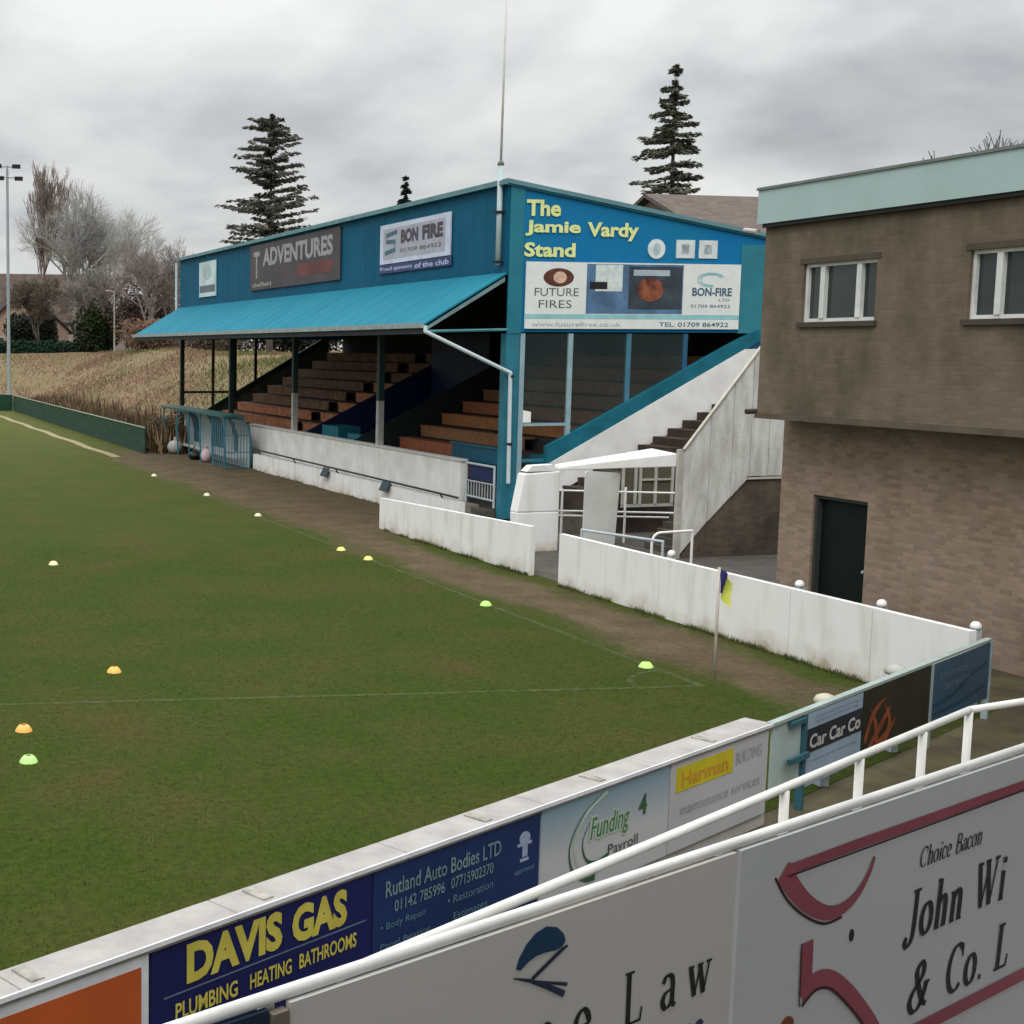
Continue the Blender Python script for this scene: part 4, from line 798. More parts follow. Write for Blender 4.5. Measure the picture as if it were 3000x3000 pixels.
# ------------------------------------------------------------------ corner flag and training markers
cf = thing('corner_flag', (13.3, 18.3, 0), 'corner flag with pale pole and a blue and yellow cloth hanging still', 'flag')
q = MB(); q.tube((13.3, 18.3, 0), (13.3, 18.3, 1.72), .022, n=10); q.build('pole', mat('flagpole_cream', (.46, .42, .36), .5), cf, smooth=True)
q = MB(); nu, nv = 8, 6
def fl(u, v): return Vector((13.3 + .25 * u * (1 - .35 * v) + .02 * math.sin(u * 7), 18.3 - .05 * math.sin(u * 5 + v * 2) - .02 * u, 1.70 - .36 * v - .24 * u ** 1.3))
for i in range(nu):
    for j in range(nv): q.face([fl(i / nu, j / nv), fl((i + 1) / nu, j / nv), fl((i + 1) / nu, (j + 1) / nv), fl(i / nu, (j + 1) / nv)]); q.mi[-1] = 0 if i / nu < .42 else 1
o = q.build('cloth', [mat('flag_blue', (.02, .02, .11), .8), mat('flag_yellow', (.55, .58, .10), .8)], cf, smooth=True)
mk = [((13.15, 53.2), 'w', 'small pale marker disc farthest up the touchline, nearest the dugout'), ((13.15, 45.7), 'w', 'small pale marker disc on the touchline, second from the dugout'), ((13.02, 39.7), 'w', 'small pale marker disc on the touchline opposite the end of the knee high wall'),
      ((12.80, 32.4), 'y', 'yellow marker disc on the touchline, left one of a close pair'), ((12.86, 30.8), 'y', 'yellow marker disc on the touchline, right one of a close pair'),
      ((12.79, 24.7), 'l', 'lime marker disc on the touchline opposite the gap in the white walls'), ((12.75, 19.24), 'l', 'bright lime marker disc nearest the corner flag'),
      ((4.95, 31.0), 'c', 'lone cream marker disc far out on the grass at the left'), ((4.7, 20.7), 'o', 'orange marker disc between the goal line and the lone cream one'),
      ((2.8, 17.6), 'o', 'orange marker disc just above the green one at the left edge'), ((2.7, 16.2), 'g', 'light green marker disc nearest the advert boards at the left')]
import_pos = {(4.95, 31.0): (157, 1655), (4.7, 20.7): (335, 1970), (2.8, 17.6): (70, 2142), (2.7, 16.2): (85, 2233)}
mcol = {'w': (.62, .62, .42), 'y': (.74, .66, .22), 'l': (.52, .86, .22), 'c': (.70, .64, .36), 'o': (.85, .42, .10), 'g': (.45, .80, .24)}
MARK = dict(zip(import_pos, [(5.44, 31.74), (4.51, 20.81), (2.64, 17.80), (2.49, 16.41)]))
for (p, c, lab) in mk:
    x, y = MARK.get(p, p); t = thing('marker_cone', (x, y, .006), lab, 'marker cone', 'training marker discs on the pitch')
    q = MB(); r_ = .115; q.lathe((x, y, .006), [(r_, 0), (r_ * .97, .008), (r_ * .80, .045), (r_ * .55, .075), (r_ * .34, .085), (r_ * .30, .078), (r_ * .5, .066)], 20); q.build('disc', mat('marker_' + {'w': 'pale', 'y': 'yellow', 'l': 'lime', 'c': 'cream', 'o': 'orange', 'g': 'green'}[c], mcol[c], .5), t, smooth=True)

# ------------------------------------------------------------------ foreground fence, handrail, covered terrace we look out of
F0 = Vector((2.912, 3.481, 0)); af = 69.254; dF = Vector((math.sin(R(af)), math.cos(R(af)), 0)); nF = Vector((math.cos(R(af)), -math.sin(R(af)), 0)); fpn = Plane(F0, dF, nF)
fe = thing('terrace_fence', F0, 'white topped fence in the foreground carrying the large grey white adverts', 'fence')
q = MB(); q.tube(fpn.p(-3.6, 3.600, -.02), fpn.p(2.4, 3.600, -.02), .0155, n=14); q.build('top_rail', mat('bright_white_rail', (.86, .85, .82), .35), fe, smooth=True)
for uu in (-3.2, -2.09, -.41, 1.7):
    q = MB(); q.tube(fpn.p(uu, 2.19, -.045), fpn.p(uu, 3.59, -.045), .02, n=8); q.build('post', whitemetal, fe)
q = MB(); q.tube(fpn.p(-3.6, 2.42, -.045), fpn.p(2.4, 2.42, -.045), .02, n=8); q.build('bottom_rail', whitemetal, fe)
def fboard(u0, u1, label, m, z0=2.42, z1=3.585):
    t = thing('advertising_board', fpn.p((u0 + u1) / 2, z0, 0), label, 'sign'); q = MB(); fpn.rect(q, u0, u1, z0, z1, -.012, .004); q.build('panel', m, t); return t
fboard(-3.5, -2.12, 'dark navy advert board at the left end of the foreground fence', mat('fence_navy', (.012, .03, .06), .5))
q = MB(); fpn.rect(q, -2.115, -2.07, 2.42, 3.575, -.012, .012); q.build('joint_strip', mat('joint_brown', (.22, .19, .15), .7), fe)
bo = fboard(-2.06, -.42, 'grey white advert board with a blue half dome logo in the foreground', mat('fence_warm_white', (.68, .66, .62), .55, 1.2, .03))
um = mat('logo_navy', (.012, .06, .14), .5); q = MB()
pts = [(-1.335, 3.475), (-1.325, 3.50), (-1.30, 3.53), (-1.265, 3.552), (-1.225, 3.560), (-1.185, 3.548), (-1.160, 3.525), (-1.152, 3.505), (-1.165, 3.492), (-1.19, 3.488), (-1.225, 3.492), (-1.26, 3.492), (-1.29, 3.484), (-1.32, 3.468)]
pts = [(a, b) for a, b in pts]; fpn.poly(q, pts, .0045, .0065); q.build('logo_dome', um, bo)
q = MB(); fpn.ribbon(q, [(-1.142, 3.490), (-1.165, 3.484), (-1.275, 3.434)], [.006, .012, .012], .006); fpn.ribbon(q, [(-1.345, 3.454), (-1.285, 3.433), (-1.22, 3.402), (-1.150, 3.362)], [.004, .010, .016, .018], .0066); fpn.ribbon(q, [(-1.26, 3.425), (-1.20, 3.405), (-1.140, 3.386)], [.006, .008, .010], .0072); q.build('logo_hand', mat('logo_navy_line', (.03, .04, .09), .5), bo)
ink = mat('ink_dark', (.018, .018, .016), .5)
for ch, uu, zb in (('i', -1.42, 3.203), ('n', -1.26, 3.203), ('e', -1.105, 3.203), ('L', -.905, 3.203), ('a', -.745, 3.203), ('w', -.625, 3.204)):
    serif(ch, ink, bo, fpn, uu, zb, .148 if ch == 'L' else .152, .006, width=.86 if ch == 'L' else .95, weight=.13)
serif('es', mat('ink_blue', (.03, .045, .12), .5), bo, fpn, -.64, 3.05, .12, .006, width=.9, weight=.15)
bo = fboard(-.40, 2.3, 'grey white advert board with a maroon scroll outline at the right foreground', mat('fence_cool_white', (.64, .66, .675), .55, 1.2, .03))
ma_ = mat('maroon', (.36, .085, .12), .5, 3, .1); mad = mat('maroon_shadow_line', (.06, .012, .02), .5)
q = MB()
fpn.ribbon(q, [(-.17, 3.478), (.2, 3.481), (1.3, 3.478), (2.3, 3.478)], .034, .006)
pts = spline([(-.185, 3.480), (-.12, 3.41), (-.04, 3.345), (.06, 3.296), (.15, 3.290), (.23, 3.318), (.29, 3.372), (.318, 3.420)])
fpn.ribbon(q, pts, [.075 - .060 * (i / (len(pts) - 1)) ** .9 for i in range(len(pts))], .0065)
fpn.ribbon(q, [(-.035, 3.228), (-.030, 3.06)], .062, .007)
pts = spline([(-.05, 3.06), (.02, 3.090), (.10, 3.075), (.20, 3.01), (.30, 2.92), (.39, 2.82), (.45, 2.70)])
fpn.ribbon(q, pts, .058, .0075)
fpn.ribbon(q, [(.50, 2.757), (1.0, 2.757), (2.3, 2.757)], .048, .008); q.build('scroll', ma_, bo)
q = MB(); pts = spline([(-.225, 3.468), (-.155, 3.385), (-.06, 3.315), (.05, 3.264), (.15, 3.262)]); fpn.ribbon(q, pts, .009, .0055)
pts = spline([(-.05, 3.028), (.02, 3.060), (.10, 3.045), (.19, 2.98), (.29, 2.89), (.37, 2.80)]); fpn.ribbon(q, pts, .010, .0083); fpn.ribbon(q, [(-.16, 3.459), (1.3, 3.459)], .006, .0084); fpn.ribbon(q, [(-.068, 3.23), (-.064, 3.03)], .006, .0086); q.build('scroll_edge', mad, bo)
q = MB(); fpn.disc(q, .212, 3.188, .013, .020, .0045, .0065); q.build('dot', ink, bo)
q = MB(); fpn.disc(q, -.12, 2.985, .035, .030, .0045, .0065); q.build('orange_mark', mat('mark_rust', (.25, .07, .025), .5), bo)
serif('Choice Bacon', ink, bo, fpn, .60, 3.322, .066, .006, width=.95, slant=.18, gap=.05, weight=.12)
serif('John Wi', ink, bo, fpn, .535, 3.085, .165, .006, width=.90, slant=.10, gap=.10, weight=.16)
serif('n', ink, bo, fpn, 1.42, 3.085, .165, .006, width=.90, slant=.10, weight=.16)
serif('&', ink, bo, fpn, .585, 2.825, .165, .006, width=.95, slant=.10, weight=.17)
serif('Co. L', ink, bo, fpn, .83, 2.825, .165, .006, width=.92, slant=.10, gap=.10, weight=.16)
# handrail beyond the fence
hh = thing('handrail', (4.3, 5.37, 2.0), 'white tube handrail with short posts just beyond the foreground fence', 'railing')
hd = Vector((math.sin(R(63.37)), math.cos(R(63.37)), 0)); he = Vector((6.245, 6.353, 3.0)); he2 = he + Vector((math.sin(R(79.1)), math.cos(R(79.1)), 0)) * 3.0
wr = mat('handrail_white', (.78, .77, .73), .4, 6, .06)
q = MB(); q.path([he - hd * 5.2, he, he2], .0200, 12); q.build('rail', wr, hh, smooth=True)
for p in [(4.301, 5.371), (5.009, 5.732), (5.682, 6.067), (6.245, 6.353), (7.05, 6.506)]:
    q = MB(); q.tube((p[0], p[1], 1.9), (p[0], p[1], 2.99), .021, n=12); q.build('post', wr, hh, smooth=True)
tl = thing('concrete_ledge', (5, 5.7, 0), 'concrete ledge holding the white handrail posts', 'ledge')
q = MB(); q.obox(he - hd * 5.2, hd, 0, 5.3, -.18, .12, 0, 1.92); q.obox(he, (he2 - he).normalized(), 0, 3.0, -.18, .12, 0, 1.918); q.build('ledge', conc, tl)
# covered terrace round the camera (it shades the inside of the fence)
ct = thing('covered_terrace', (0, -1, 0), 'covered concrete terrace that the foreground fence closes off', 'terrace')
q = MB(); q.obox(F0, dF, -8, 6, -1.69, .0, 0, 2.2); q.obox(F0, dF, -8, 6, -6.1, -1.7, 0, 3.2); q.build('terrace_steps', conc, ct)
q = MB(); q.obox(F0, dF, -8, 6, -6, -1.3, 6.9, 7.0); q.build('roof', roofdark, ct)
q = MB(); q.obox(F0, dF, -8, 6, -6.1, -6.0, 3.2, 5.0); q.build('back_wall', conc, ct)
for uu in (-7.9, 5.8): q = MB(); q.obox(F0, dF, uu, uu + .12, -1.5, -1.38, 2.2, 6.9); q.build('roof_post', palegrey, ct)

# ------------------------------------------------------------------ trees, hedges, houses beyond
def branch_tree(mb, p, d, length, r, lev, rnd, up=.15, spread=38, minr=.016, n=3, ratio=.74):
    segs = 3; q = Vector(p); dd = Vector(d).normalized()
    for i in range(segs):
        dd = (dd + Vector((rnd.uniform(-1, 1), rnd.uniform(-1, 1), rnd.uniform(-.3, 1) * up)) * .16).normalized()
        q2 = q + dd * length / segs; r2 = r * (1 - .22 * (i + 1) / segs)
        mb.tube(q, q2, max(r * (1 - .22 * i / segs), minr), max(r2, minr), n=5 if lev > 3 else 3, caps=False)
        if lev > 0 and i > 0 and rnd.random() < .75:
            nd = dd.copy(); ax = dd.orthogonal().normalized(); ax.rotate(Matrix.Rotation(rnd.uniform(0, 6.28), 3, dd)); nd.rotate(Matrix.Rotation(R(rnd.uniform(spread * .7, spread * 1.3)), 3, ax))
            branch_tree(mb, q2, nd, length * ratio * rnd.uniform(.6, .9), r * .5, lev - 1, rnd, up, spread, minr, n, ratio)
        q = q2
    if lev > 0:
        for k in range(n if lev > 1 else n + 1):
            nd = dd.copy(); ax = dd.orthogonal().normalized(); ax.rotate(Matrix.Rotation(rnd.uniform(0, 6.28), 3, dd)); nd.rotate(Matrix.Rotation(R(rnd.uniform(spread * .35, spread)), 3, ax))
            nd.z += up * .5; branch_tree(mb, q, nd, length * ratio * rnd.uniform(.8, 1.1), r * .62, lev - 1, rnd, up, spread, minr, n, ratio)
def bare_tree(loc, h, label, seed, col, trunk=.26, r=.35, lev=5, spread=36, up=.35, ratio=.74, n=3, minr=.02, group='bare winter trees on the skyline'):
    t = thing('bare_tree', loc, label, 'tree', group); rnd = random.Random(seed); m = mat('bark_%d' % seed, col, .9, 1, .2)
    L0 = Vector(loc); mb = MB(); mb.tube(L0, L0 + Vector((0, 0, h * trunk)), r, r * .8, n=8); mb.build('trunk', mat('trunk_%d' % seed, tuple(c * .36 for c in col), .9, 1, .25), t)
    cr_ = MB(); total = sum(ratio ** i for i in range(lev + 1))
    for k in range(n + 1):
        a = 6.283 * k / (n + 1) + rnd.uniform(-.4, .4); d = Vector((math.cos(a) * math.sin(R(spread * .7)), math.sin(a) * math.sin(R(spread * .7)), math.cos(R(spread * .7))))
        if k == 0: d = Vector((.05, .05, 1))
        branch_tree(cr_, L0 + Vector((0, 0, h * trunk * .97)), d, h * (1 - trunk) / total * 1.05, r * .6, lev, rnd, up, spread, minr, n, ratio)
    # fit the crown to the tree's height
    zt = max(v.z for v in cr_.v); s_ = (L0.z + h - (L0.z + h * trunk)) / (zt - (L0.z + h * trunk)); c0 = L0 + Vector((0, 0, h * trunk))
    cr_.v = [c0 + (v - c0) * s_ for v in cr_.v]; cr_.build('crown', m, t); return t
def leaves(mb, c, rx, ry, rz, n, s, rnd, flat=.0):
    for i in range(n):
        while True:
            p = Vector((rnd.uniform(-1, 1), rnd.uniform(-1, 1), rnd.uniform(-1, 1)))
            if p.length < 1: break
        p = p * (p.length ** -.35 if p.length > .01 else 1)
        q = Vector((c[0] + p.x * rx, c[1] + p.y * ry, c[2] + p.z * rz)); a = Vector((rnd.uniform(-1, 1), rnd.uniform(-1, 1), rnd.uniform(-1, 1))).normalized(); b = a.orthogonal().normalized(); k = s * rnd.uniform(.6, 1.4)
        mb.face([q - a * k, q - b * k * .5, q + a * k, q + b * k * .5])
def conifer(loc, h, w, z0, label, seed, col, droop=.35, gapf=.0, tuft=.16, whorls=26, asym=0., dens=1., narrow_top=1.):
    t = thing('conifer', loc, label, 'tree', 'dark conifers rising behind the stand'); rnd = random.Random(seed); L0 = Vector(loc)
    mb = MB(); mb.tube(L0, L0 + Vector((0, 0, h * .97)), h * .012 + .08, .03, n=8); mb.build('trunk', mat('conifer_bark', (.075, .06, .048), .9, 2, .2), t)
    cr_ = MB()
    for i in range(whorls):
        f = i / (whorls - 1); z = z0 + (h - z0) * (f ** .92); ln = w * ((1 - f) ** narrow_top) * rnd.uniform(.65, 1.15) + .15
        nb_ = rnd.choice((4, 5, 6)) if f < .9 else 3
        for k in range(nb_):
            if rnd.random() < gapf: continue
            droop_ = droop + rnd.uniform(-.22, .18); a = 6.283 * k / nb_ + rnd.uniform(-.6, .6); L_ = ln * rnd.uniform(.7, 1.15) * (1 + asym * -math.cos(a)); d = Vector((math.cos(a), math.sin(a), 0)); p = L0 + Vector((0, 0, z + rnd.uniform(-.6, .6))); prev = p.copy(); ns_ = 7
            for s_ in range(1, ns_ + 1):
                g_ = s_ / ns_; q = p + d * L_ * g_ + Vector((0, 0, -droop_ * L_ * g_ + .5 * droop_ * L_ * g_ * g_ + (.10 * L_ * g_)))
                cr_.tube(prev, q, .035 * (1 - g_) + .012, n=3, caps=False)
                side = Vector((-d.y, d.x, 0))
                for j in range(int(9 * dens)):
                    c = prev.lerp(q, rnd.random()) + side * rnd.uniform(-1, 1) * L_ * .16 * (1.1 - g_ * .6) + Vector((0, 0, rnd.uniform(-.16, .03)))
                    aa = (d + Vector((rnd.uniform(-.8, .8), rnd.uniform(-.8, .8), rnd.uniform(-.7, .1)))).normalized(); bb2 = Vector((rnd.uniform(-1, 1), rnd.uniform(-1, 1), rnd.uniform(-1, 1))).cross(aa).normalized(); kk = tuft * rnd.uniform(.6, 1.4)
                    cr_.face([c - aa * kk, c - bb2 * kk * .35, c + aa * kk, c + bb2 * kk * .35])
                prev = q
    for j in range(60): 
        z = h - rnd.random() ** 1.5 * h * .12; c = L0 + Vector((rnd.uniform(-.12, .12), rnd.uniform(-.12, .12), z)); aa = Vector((rnd.uniform(-.5, .5), rnd.uniform(-.5, .5), 1)).normalized(); bb2 = aa.orthogonal().normalized(); cr_.face([c - aa * tuft, c - bb2 * .05, c + aa * tuft, c + bb2 * .05])
    cr_.build('crown', mat('needles_%d' % seed, col, .9, 1.2, .35), t); return t
conifer((46.7, 70, 0), 20.2, 3.9, 9.5, 'tall thin conifer with drooping branches behind the stand gable', 11, (.085, .094, .066), droop=.34, tuft=.16, whorls=34, gapf=.26, asym=.22, dens=1.5)  # both tall conifers: needle colour lightened in place of distance haze
conifer((36.9, 110, 3.4), 20.2, 4.1, 8.5, 'bushy dark conifer above the left half of the stand roof', 12, (.10, .098, .082), droop=-.05, gapf=.32, tuft=.22, whorls=40, dens=1.3, narrow_top=.36)
conifer((48.65, 110, 3), 15.6, 2.6, 7, 'small conifer tip peeping over the middle of the stand roof', 13, (.018, .028, .02), droop=.2, tuft=.26, whorls=20)
def hz(x, y): return hill_z(x, y)
# poplar
bare_tree((27.4, 168, 4.3), 23.0, 'tall narrow reddish bare poplar at the far left', 21, (.21, .165, .15), trunk=.20, r=.24, lev=6, spread=7, up=1.0, ratio=.82, n=2, minr=.02)
bare_tree((31.7, 168, 4.3), 20.6, 'large round bare tree with two pale leaning limbs right of the poplar', 22, (.34, .335, .32), trunk=.22, r=.34, lev=5, spread=37, up=.25, ratio=.80, n=3, minr=.010)
bare_tree((35.9, 169, 4.3), 18.8, 'second round bare tree merging with the large one', 27, (.36, .36, .34), trunk=.24, r=.26, lev=5, spread=36, up=.3, ratio=.80, n=3, minr=.009)
bare_tree((34.6, 142, hz(34, 142)), 11.5, 'low bare purplish tree just left of the stand fascia', 23, (.25, .215, .20), trunk=.15, r=.2, lev=5, spread=34, up=.4, minr=.011)
bare_tree((37.6, 143, hz(37, 143)), 12.0, 'bare brown tree half hidden behind the far corner of the stand', 24, (.24, .205, .19), trunk=.15, r=.2, lev=5, spread=34, up=.4, minr=.011)
bare_tree((31.5, 152, hz(31, 152)), 9.5, 'bare thicket tree low between the houses and the stand', 25, (.19, .17, .15), trunk=.12, r=.2, lev=5, spread=40, up=.2, minr=.014)
bare_tree((24.6, 152, hz(24, 152)), 8.5, 'small bare tree in front of the big brown roof', 29, (.11, .09, .07), trunk=.15, r=.18, lev=5, spread=40, up=.2, minr=.022)
bare_tree((41.3, 42, 0), 12.0, 'bare branches showing over the pale green fascia at the right', 26, (.16, .15, .15), trunk=.4, r=.25, lev=4, spread=38, up=.3, minr=.012)
bare_tree((43.8, 44, 0), 12.9, 'bare tree at the right edge above the clubhouse roof', 28, (.14, .13, .13), trunk=.4, r=.25, lev=4, spread=38, up=.3, minr=.012)
# brown shrubs
def shrub(loc, rx, ry, rz, label, seed, col, s=.16, n=2600, cat='shrub', name='shrub', group='brown shrubs on the bank'):
    t = thing(name, loc, label, cat, group); rnd = random.Random(seed); mb = MB(); base = Vector(loc)
    for k in range(9):
        a = rnd.uniform(0, 6.28); f = rnd.uniform(0, .75); c = (base.x + math.cos(a) * rx * f, base.y + math.sin(a) * ry * f, base.z + rz * rnd.uniform(.35, .8)); leaves(mb, c, rx * rnd.uniform(.3, .55), ry * rnd.uniform(.3, .5), rz * rnd.uniform(.3, .55), n // 9, s, rnd)
    mb.build('foliage', mat('leaf_%d' % seed, col, .95, .8, .35), t); st_ = MB()
    for k in range(7): st_.tube(base, base + Vector((rnd.uniform(-.6, .6) * rx, rnd.uniform(-.6, .6) * ry, rz * rnd.uniform(.6, 1.2))), .07, .02, n=4)
    st_.build('stems', mat('stem_brown', (.07, .05, .035), .9), t); return t
dkg = (.018, .032, .014)
shrub((25.2, 160, hz(25, 160) - .4), 3.0, 2.3, 4.3, 'dark rounded evergreen bush in front of the tan gable', 31, (.014, .018, .012), cat='bush', name='bush', group='dark evergreens before the houses', n=5200, s=.24)
shrub((30.6, 150, hz(30, 150) - .2), 2.6, 2.2, 5.4, 'mid green conifer bush left of the brown bramble bank', 32, (.022, .034, .010), cat='bush', name='bush', group='dark evergreens before the houses', n=5200, s=.22)
shrub((33.2, 156, hz(33, 156) - .2), 1.7, 1.6, 4.6, 'narrow dark green bush behind the brambles', 33, (.03, .038, .018), cat='bush', name='bush', group='dark evergreens before the houses', n=3600, s=.22)
shrub((35.6, 146, hz(35, 146) - .3), 4.2, 3, 7.0, 'large reddish brown shrub mass beside the stand', 34, (.085, .055, .042), n=6000, s=.16)
shrub((40.5, 150, hz(40, 150) - .3), 4.0, 3, 6.0, 'dark brown shrubs showing behind the stand corner', 35, (.06, .045, .035), n=4500, s=.18)
shrub((31.6, 128, hz(31.6, 128) - .3), 4.0, 3, 2.6, 'low rust brown bramble patch on top of the bank', 36, (.15, .085, .055), n=6500, s=.13)
shrub((35.5, 122, hz(35, 122) - .3), 3.6, 3, 3.0, 'dark bramble patch close behind the stand canopy', 37, (.085, .058, .042), n=4500, s=.14)
shrub((47, 130, hz(47, 130) - .3), 8, 3, 4.2, 'dark hedge line seen through the far end of the stand', 38, (.03, .033, .02), n=6000, s=.25)
hg = thing('hedge', (22, 158, hz(22, 158)), 'dark green clipped hedge along the top of the bank', 'hedge', None)
rnd = random.Random(8); mb = MB()
for i in range(40): leaves(mb, (8 + i * .62, 151, hz(20, 158) + .55), .6, .8, .95, 170, .2, rnd)
mb.build('foliage', mat('hedge_green', (.012, .040, .022), .95, 1, .3), hg)
shrub((17.0, 66.8, 0), 1.0, 2.2, 1.7, 'olive brown weeds between the green fence and the dugout', 39, (.085, .07, .04), n=2600, s=.07)
# dry grass tufts on the bank: nobody could count these
rnd = random.Random(4); mb = MB()
for i in range(75000):
    y = 72 + 74 * rnd.random() ** 1.1; x = 12 + 4.2 * (y < 112) + rnd.random() ** .9 * (22 + (y - 72) * .16)
    if rnd.random() < .25 - noise.noise(Vector((x * .16, y * .07, 3))) * 1.2: continue
    z = hill_z(x, y); a = rnd.uniform(0, 6.28); h_ = rnd.uniform(.10, .36); wv = .035; lean = Vector((rnd.uniform(-.2, .2), rnd.uniform(-.2, .2), 0)); p = Vector((x, y, z - .03)); d = Vector((math.cos(a), math.sin(a), 0)) * wv
    nn = noise.noise(Vector((x * .11 - y * .03, y * .035, 9))) + rnd.gauss(0, .08); mb.face([p - d, p + d, p + d * .3 + lean + Vector((0, 0, h_))]); mb.mi[-1] = 2 if nn > .16 or (y > 104 and x < 21 and nn > -.2) else (1 if nn < -.12 else rnd.choice((0, 1)))
mb.build('dry_grass', [mat('straw', (.215, .155, .092), .95, .3, .2), mat('straw_red', (.20, .125, .08), .95, .3, .2), mat('straw_olive', (.125, .125, .045), .95, .3, .2)], kind='stuff')
mb = MB(); rnd = random.Random(14)
for i in range(7000):
    k = rnd.random()
    if k < .45: x, y = 15.38 - abs(rnd.gauss(0, .07)), rnd.uniform(15.9, 26.5)
    elif k < .75: x, y = 15.40 - abs(rnd.gauss(0, .07)), rnd.uniform(27.8, 36.2)
    elif k < .9: x, y = 17.84 - abs(rnd.gauss(0, .06)), rnd.uniform(37, 55)
    else:
        p = A0 + dB * rnd.uniform(0, 15) - nB * (.33 + abs(rnd.gauss(0, .08))); x, y = p.x, p.y
    if noise.noise(Vector((x * 1.3, y * 1.1, 5))) < -.1: continue
    p = Vector((x, y, 0)); h_ = rnd.uniform(.03, .11); a = rnd.uniform(0, 6.28); d = Vector((math.cos(a), math.sin(a), 0)) * .008; le = Vector((rnd.uniform(-.04, .04), rnd.uniform(-.04, .04), 0))
    mb.face([p - d, p + d, p + le + Vector((0, 0, h_))]); mb.mi[-1] = rnd.choice((0, 0, 1))
rnd = random.Random(77)
for i in range(120000):                                            # short turf blades on the nearer half of the pitch
    y = 8.5 + 26 * rnd.random() ** 1.5; x = rnd.uniform(-1.5, 14.2)
    if x < (y - 8) * -.02 + y * .115 - 1.2: continue
    p = Vector((x, y, 0)); q = p - A0
    if q.x * -dB.y + q.y * dB.x < .34: continue
    if abs(x - 14.1) < 1.1 and y > 16 and rnd.random() < .93: continue
    h_ = rnd.uniform(.012, .038); a = rnd.uniform(0, 6.28); d = Vector((math.cos(a), math.sin(a), 0)) * .006; le = Vector((rnd.uniform(-.02, .02), rnd.uniform(-.02, .02), 0))
    nn = noise.noise(Vector((x * .42, y * .42, 2))) + rnd.gauss(0, .25)
    mb.face([p - d, p + d, p + le + Vector((0, 0, h_))]); mb.mi[-1] = 1 if nn > .42 else 0
mb.build('grass', [mat('tuft_green', (.046, .068, .011), .95, 1, .3), mat('tuft_olive', (.085, .080, .024), .95, 1, .3)], kind='stuff')
# dark matted growth right behind the green fence
mb = MB(); rnd = random.Random(9)
for i in range(16000):
    y = 64.5 + rnd.random() * 42; x = 16.1 + (y - 64.6) * .0105 + abs(rnd.gauss(0, 1.1)); z = hill_z(x, y); hmax = 1.25 if noise.noise(Vector((y * .35, 0, 7))) > -.1 else .35
    if hmax < .5 and rnd.random() < .5: continue
    p = Vector((x, y, z)); h_ = rnd.uniform(.3, hmax + .35); a = rnd.uniform(0, 6.28); d = Vector((math.cos(a), math.sin(a), 0)) * .07; le = Vector((rnd.uniform(-.35, .2), rnd.uniform(-.3, .3), 0))
    mb.face([p - d, p + d, p + le + Vector((0, 0, h_))]); mb.mi[-1] = rnd.choice((0, 0, 1))
mb.build('dead_undergrowth', [mat('dead_brown', (.062, .042, .024), .95, .5, .3), mat('dead_tan', (.25, .17, .09), .95, .5, .3)], kind='stuff')

tile = mat('roof_tiles_brown', (.085, .062, .05), .9, 1.2, .25)
def house(name, x0, x1, y0, y1, zb, ze, zr, axis, label, wallm, roofm, windows=(), chim=None):
    t = thing(name, ((x0 + x1) / 2, y0, zb), label, 'house', 'houses beyond the ground'); q = MB(); o_ = .4
    if axis == 'x':
        ym = (y0 + y1) / 2; q.prism([(x0, y0, zb), (x0, y1, zb), (x0, y1, ze), (x0, ym, zr), (x0, y0, ze)], (x1 - x0, 0, 0)); q.build('wall', wallm, t)
        r_ = MB(); th = .18; r_.hexa([(x0 - o_, y0 - o_, ze - .25), (x1 + o_, y0 - o_, ze - .25), (x1 + o_, ym, zr + .05), (x0 - o_, ym, zr + .05)], [(x0 - o_, y0 - o_, ze - .25 + th), (x1 + o_, y0 - o_, ze - .25 + th), (x1 + o_, ym, zr + .05 + th), (x0 - o_, ym, zr + .05 + th)])
        r_.hexa([(x0 - o_, ym, zr + .05), (x1 + o_, ym, zr + .05), (x1 + o_, y1 + o_, ze - .25), (x0 - o_, y1 + o_, ze - .25)], [(x0 - o_, ym, zr + .05 + th), (x1 + o_, ym, zr + .05 + th), (x1 + o_, y1 + o_, ze - .25 + th), (x0 - o_, y1 + o_, ze - .25 + th)])
    else:
        xm = (x0 + x1) / 2; q.prism([(x0, y0, zb), (x1, y0, zb), (x1, y0, ze), (xm, y0, zr), (x0, y0, ze)], (0, y1 - y0, 0)); q.build('wall', wallm, t)
        r_ = MB(); th = .3
        for xe, sx in ((x0, -1), (x1, 1)): r_.hexa([(xe + sx * o_, y0 - o_, ze - .3), (xm, y0 - o_, zr + .05), (xm, y1 + o_, zr + .05), (xe + sx * o_, y1 + o_, ze - .3)], [(xe + sx * o_, y0 - o_, ze - .3 + th), (xm, y0 - o_, zr + .05 + th), (xm, y1 + o_, zr + .05 + th), (xe + sx * o_, y1 + o_, ze - .3 + th)])
    ro = r_.build('roof', roofm, t)
    if chim: B(chim - .4, chim + .4, (y0 + y1) / 2 - .3, (y0 + y1) / 2 + .5, zr - .6, zr + 1.3).build('chimney', mat('chimney_brick', (.16, .09, .07), .9), ro)
    for (a, b, c, d) in windows:
        f = B(a, b, y0 - .06, y0 - .003, c, d).build('window', mat('house_window_frame', (.5, .5, .48), .6), t); B(a + .1, b - .1, y0 - .08, y0 - .062, c + .1, d - .1).build('pane', mat('house_pane', (.06, .07, .08), .2), f)
tan = mat('tan_render', (.33, .235, .18), .9, .5, .12); wht = mat('white_render', (.44, .37, .34), .9, .5, .1)
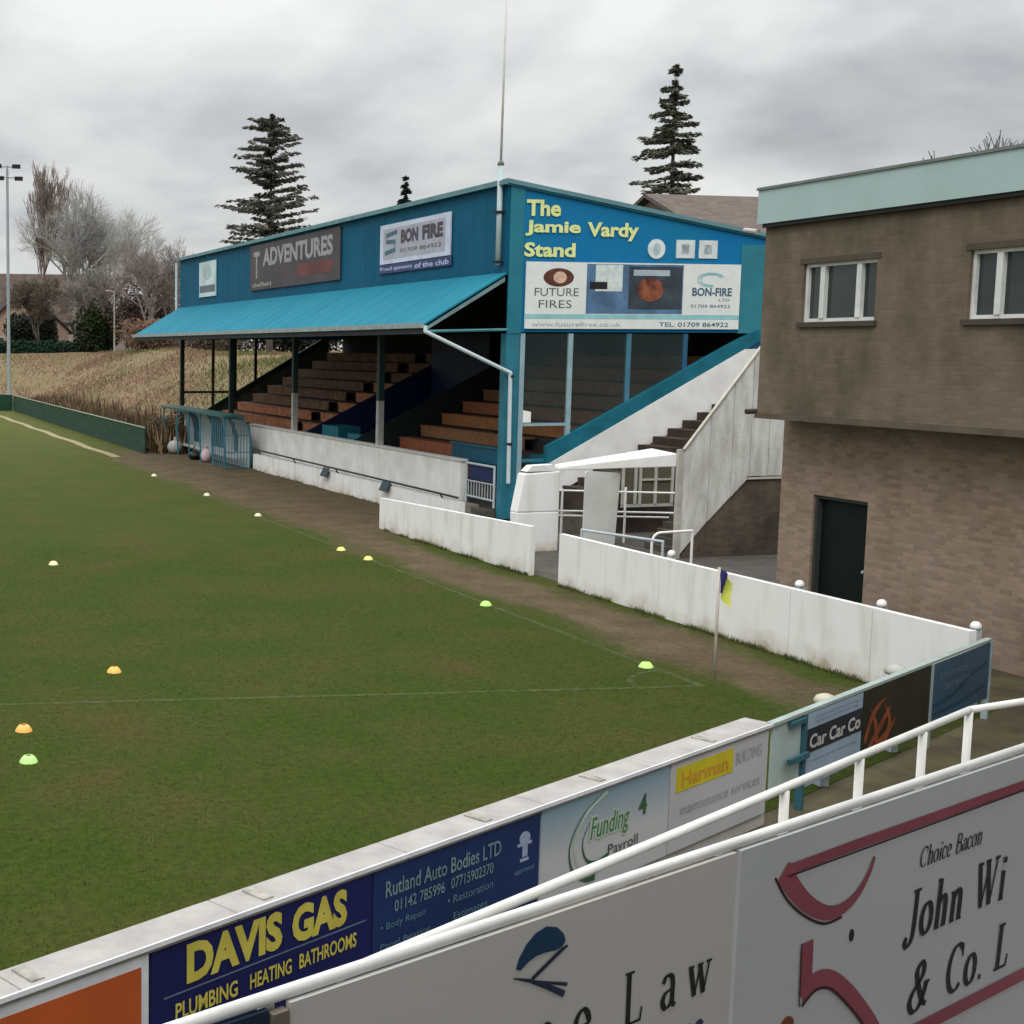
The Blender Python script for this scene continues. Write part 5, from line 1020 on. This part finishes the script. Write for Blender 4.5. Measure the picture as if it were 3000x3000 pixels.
house('house', 23.5, 39.0, 182, 193, 3.5, 8.4, 14.6, 'x', 'large house with a long brown tiled roof behind the bare trees', wht, tile, [(33.6, 35.4, 8.9 - 1.6, 8.1), (29.8, 31.2, 5.0, 6.6)])
house('house', 20.6, 31.6, 172, 181.5, 3.5, 7.0, 12.0, 'y', 'house gable end in tan render with dark barge boards at the far left', tan, mat('barge_dark', (.03, .018, .018), .8), [(22.2, 23.6, 5.0, 6.4)])
house('house', 38.4, 42.8, 176, 184, 3.5, 6.6, 10.3, 'y', 'small pale gabled house between the shrubs and the stand canopy', wht, tile, [(39.6, 40.9, 5.0, 6.3)])
house('house', 12.5, 24.0, 186, 195, 3.5, 8.5, 11.2, 'x', 'dark roofed house at the very left edge behind the floodlight', wht, mat('slate_dark', (.03, .035, .04), .8))
house('house', 33.2, 36.2, 170, 174, 3.5, 6.2, 6.9, 'x', 'low cream outbuilding behind the hedge', mat('cream_render', (.5, .40, .35), .9), tile)
house('house', 39.0, 46.5, 54, 66, 0, 9.4, 12.0, 'x', 'house with a brown tiled roof just behind the stand gable', mat('brown_wall', (.20, .15, .12), .9), mat('roof_tiles_grey_brown', (.11, .088, .075), .9, 2, .2))

# ------------------------------------------------------------------ floodlight
fl_ = thing('floodlight_mast', (16.9, 120, 0), 'slim grey floodlight mast with four lamps at the far left', 'floodlight')
q = MB(); q.tube((16.8, 120, 0), (16.85, 120, 19.9), .17, .11, n=10); q.build('mast', mat('mast_grey', (.26, .30, .32), .5), fl_)
q = MB()
for z in (19.3, 20.2): q.tube((15.0, 120, z), (17.9, 120, z), .05, n=6)
q.tube((16.85, 120, 19.2), (16.85, 120, 20.3), .07, n=6); q.build('crossbar', MATS['mast_grey'], fl_)
for z, xs_ in ((20.2, (15.2, 16.0, 17.6)), (19.2, (15.2, 16.2, 17.8))):
    for x in xs_: q = MB(); q.hexa([(x - .35, 119.8, z - .16), (x + .35, 119.8, z - .16), (x + .3, 120.3, z - .10), (x - .3, 120.3, z - .10)], [(x - .35, 119.8, z + .2), (x + .35, 119.8, z + .2), (x + .3, 120.3, z + .16), (x - .3, 120.3, z + .16)]); q.build('lamp', black, fl_)
q = B(16.6, 17.05, 119.8, 120.2, .0, 1.1); q.build('base_box', palegrey, fl_)
lp = thing('lamp_post', (30.2, 139, hz(30, 139)), 'thin pale lamp post among the bare trees', 'lamp post')
q = MB(); q.tube((30.2, 139, hz(30, 139)), (30.2, 139, 10.6), .09, .06, n=8); q.build('post', mat('lamp_post_grey', (.30, .29, .25), .6), lp); q = MB(); q.tube((30.2, 139, 10.6), (29.6, 139, 10.75), .05); q.ball((29.5, 139, 10.7), .2, 8, 6, .5); q.build('lantern', MATS['lamp_post_grey'], lp)
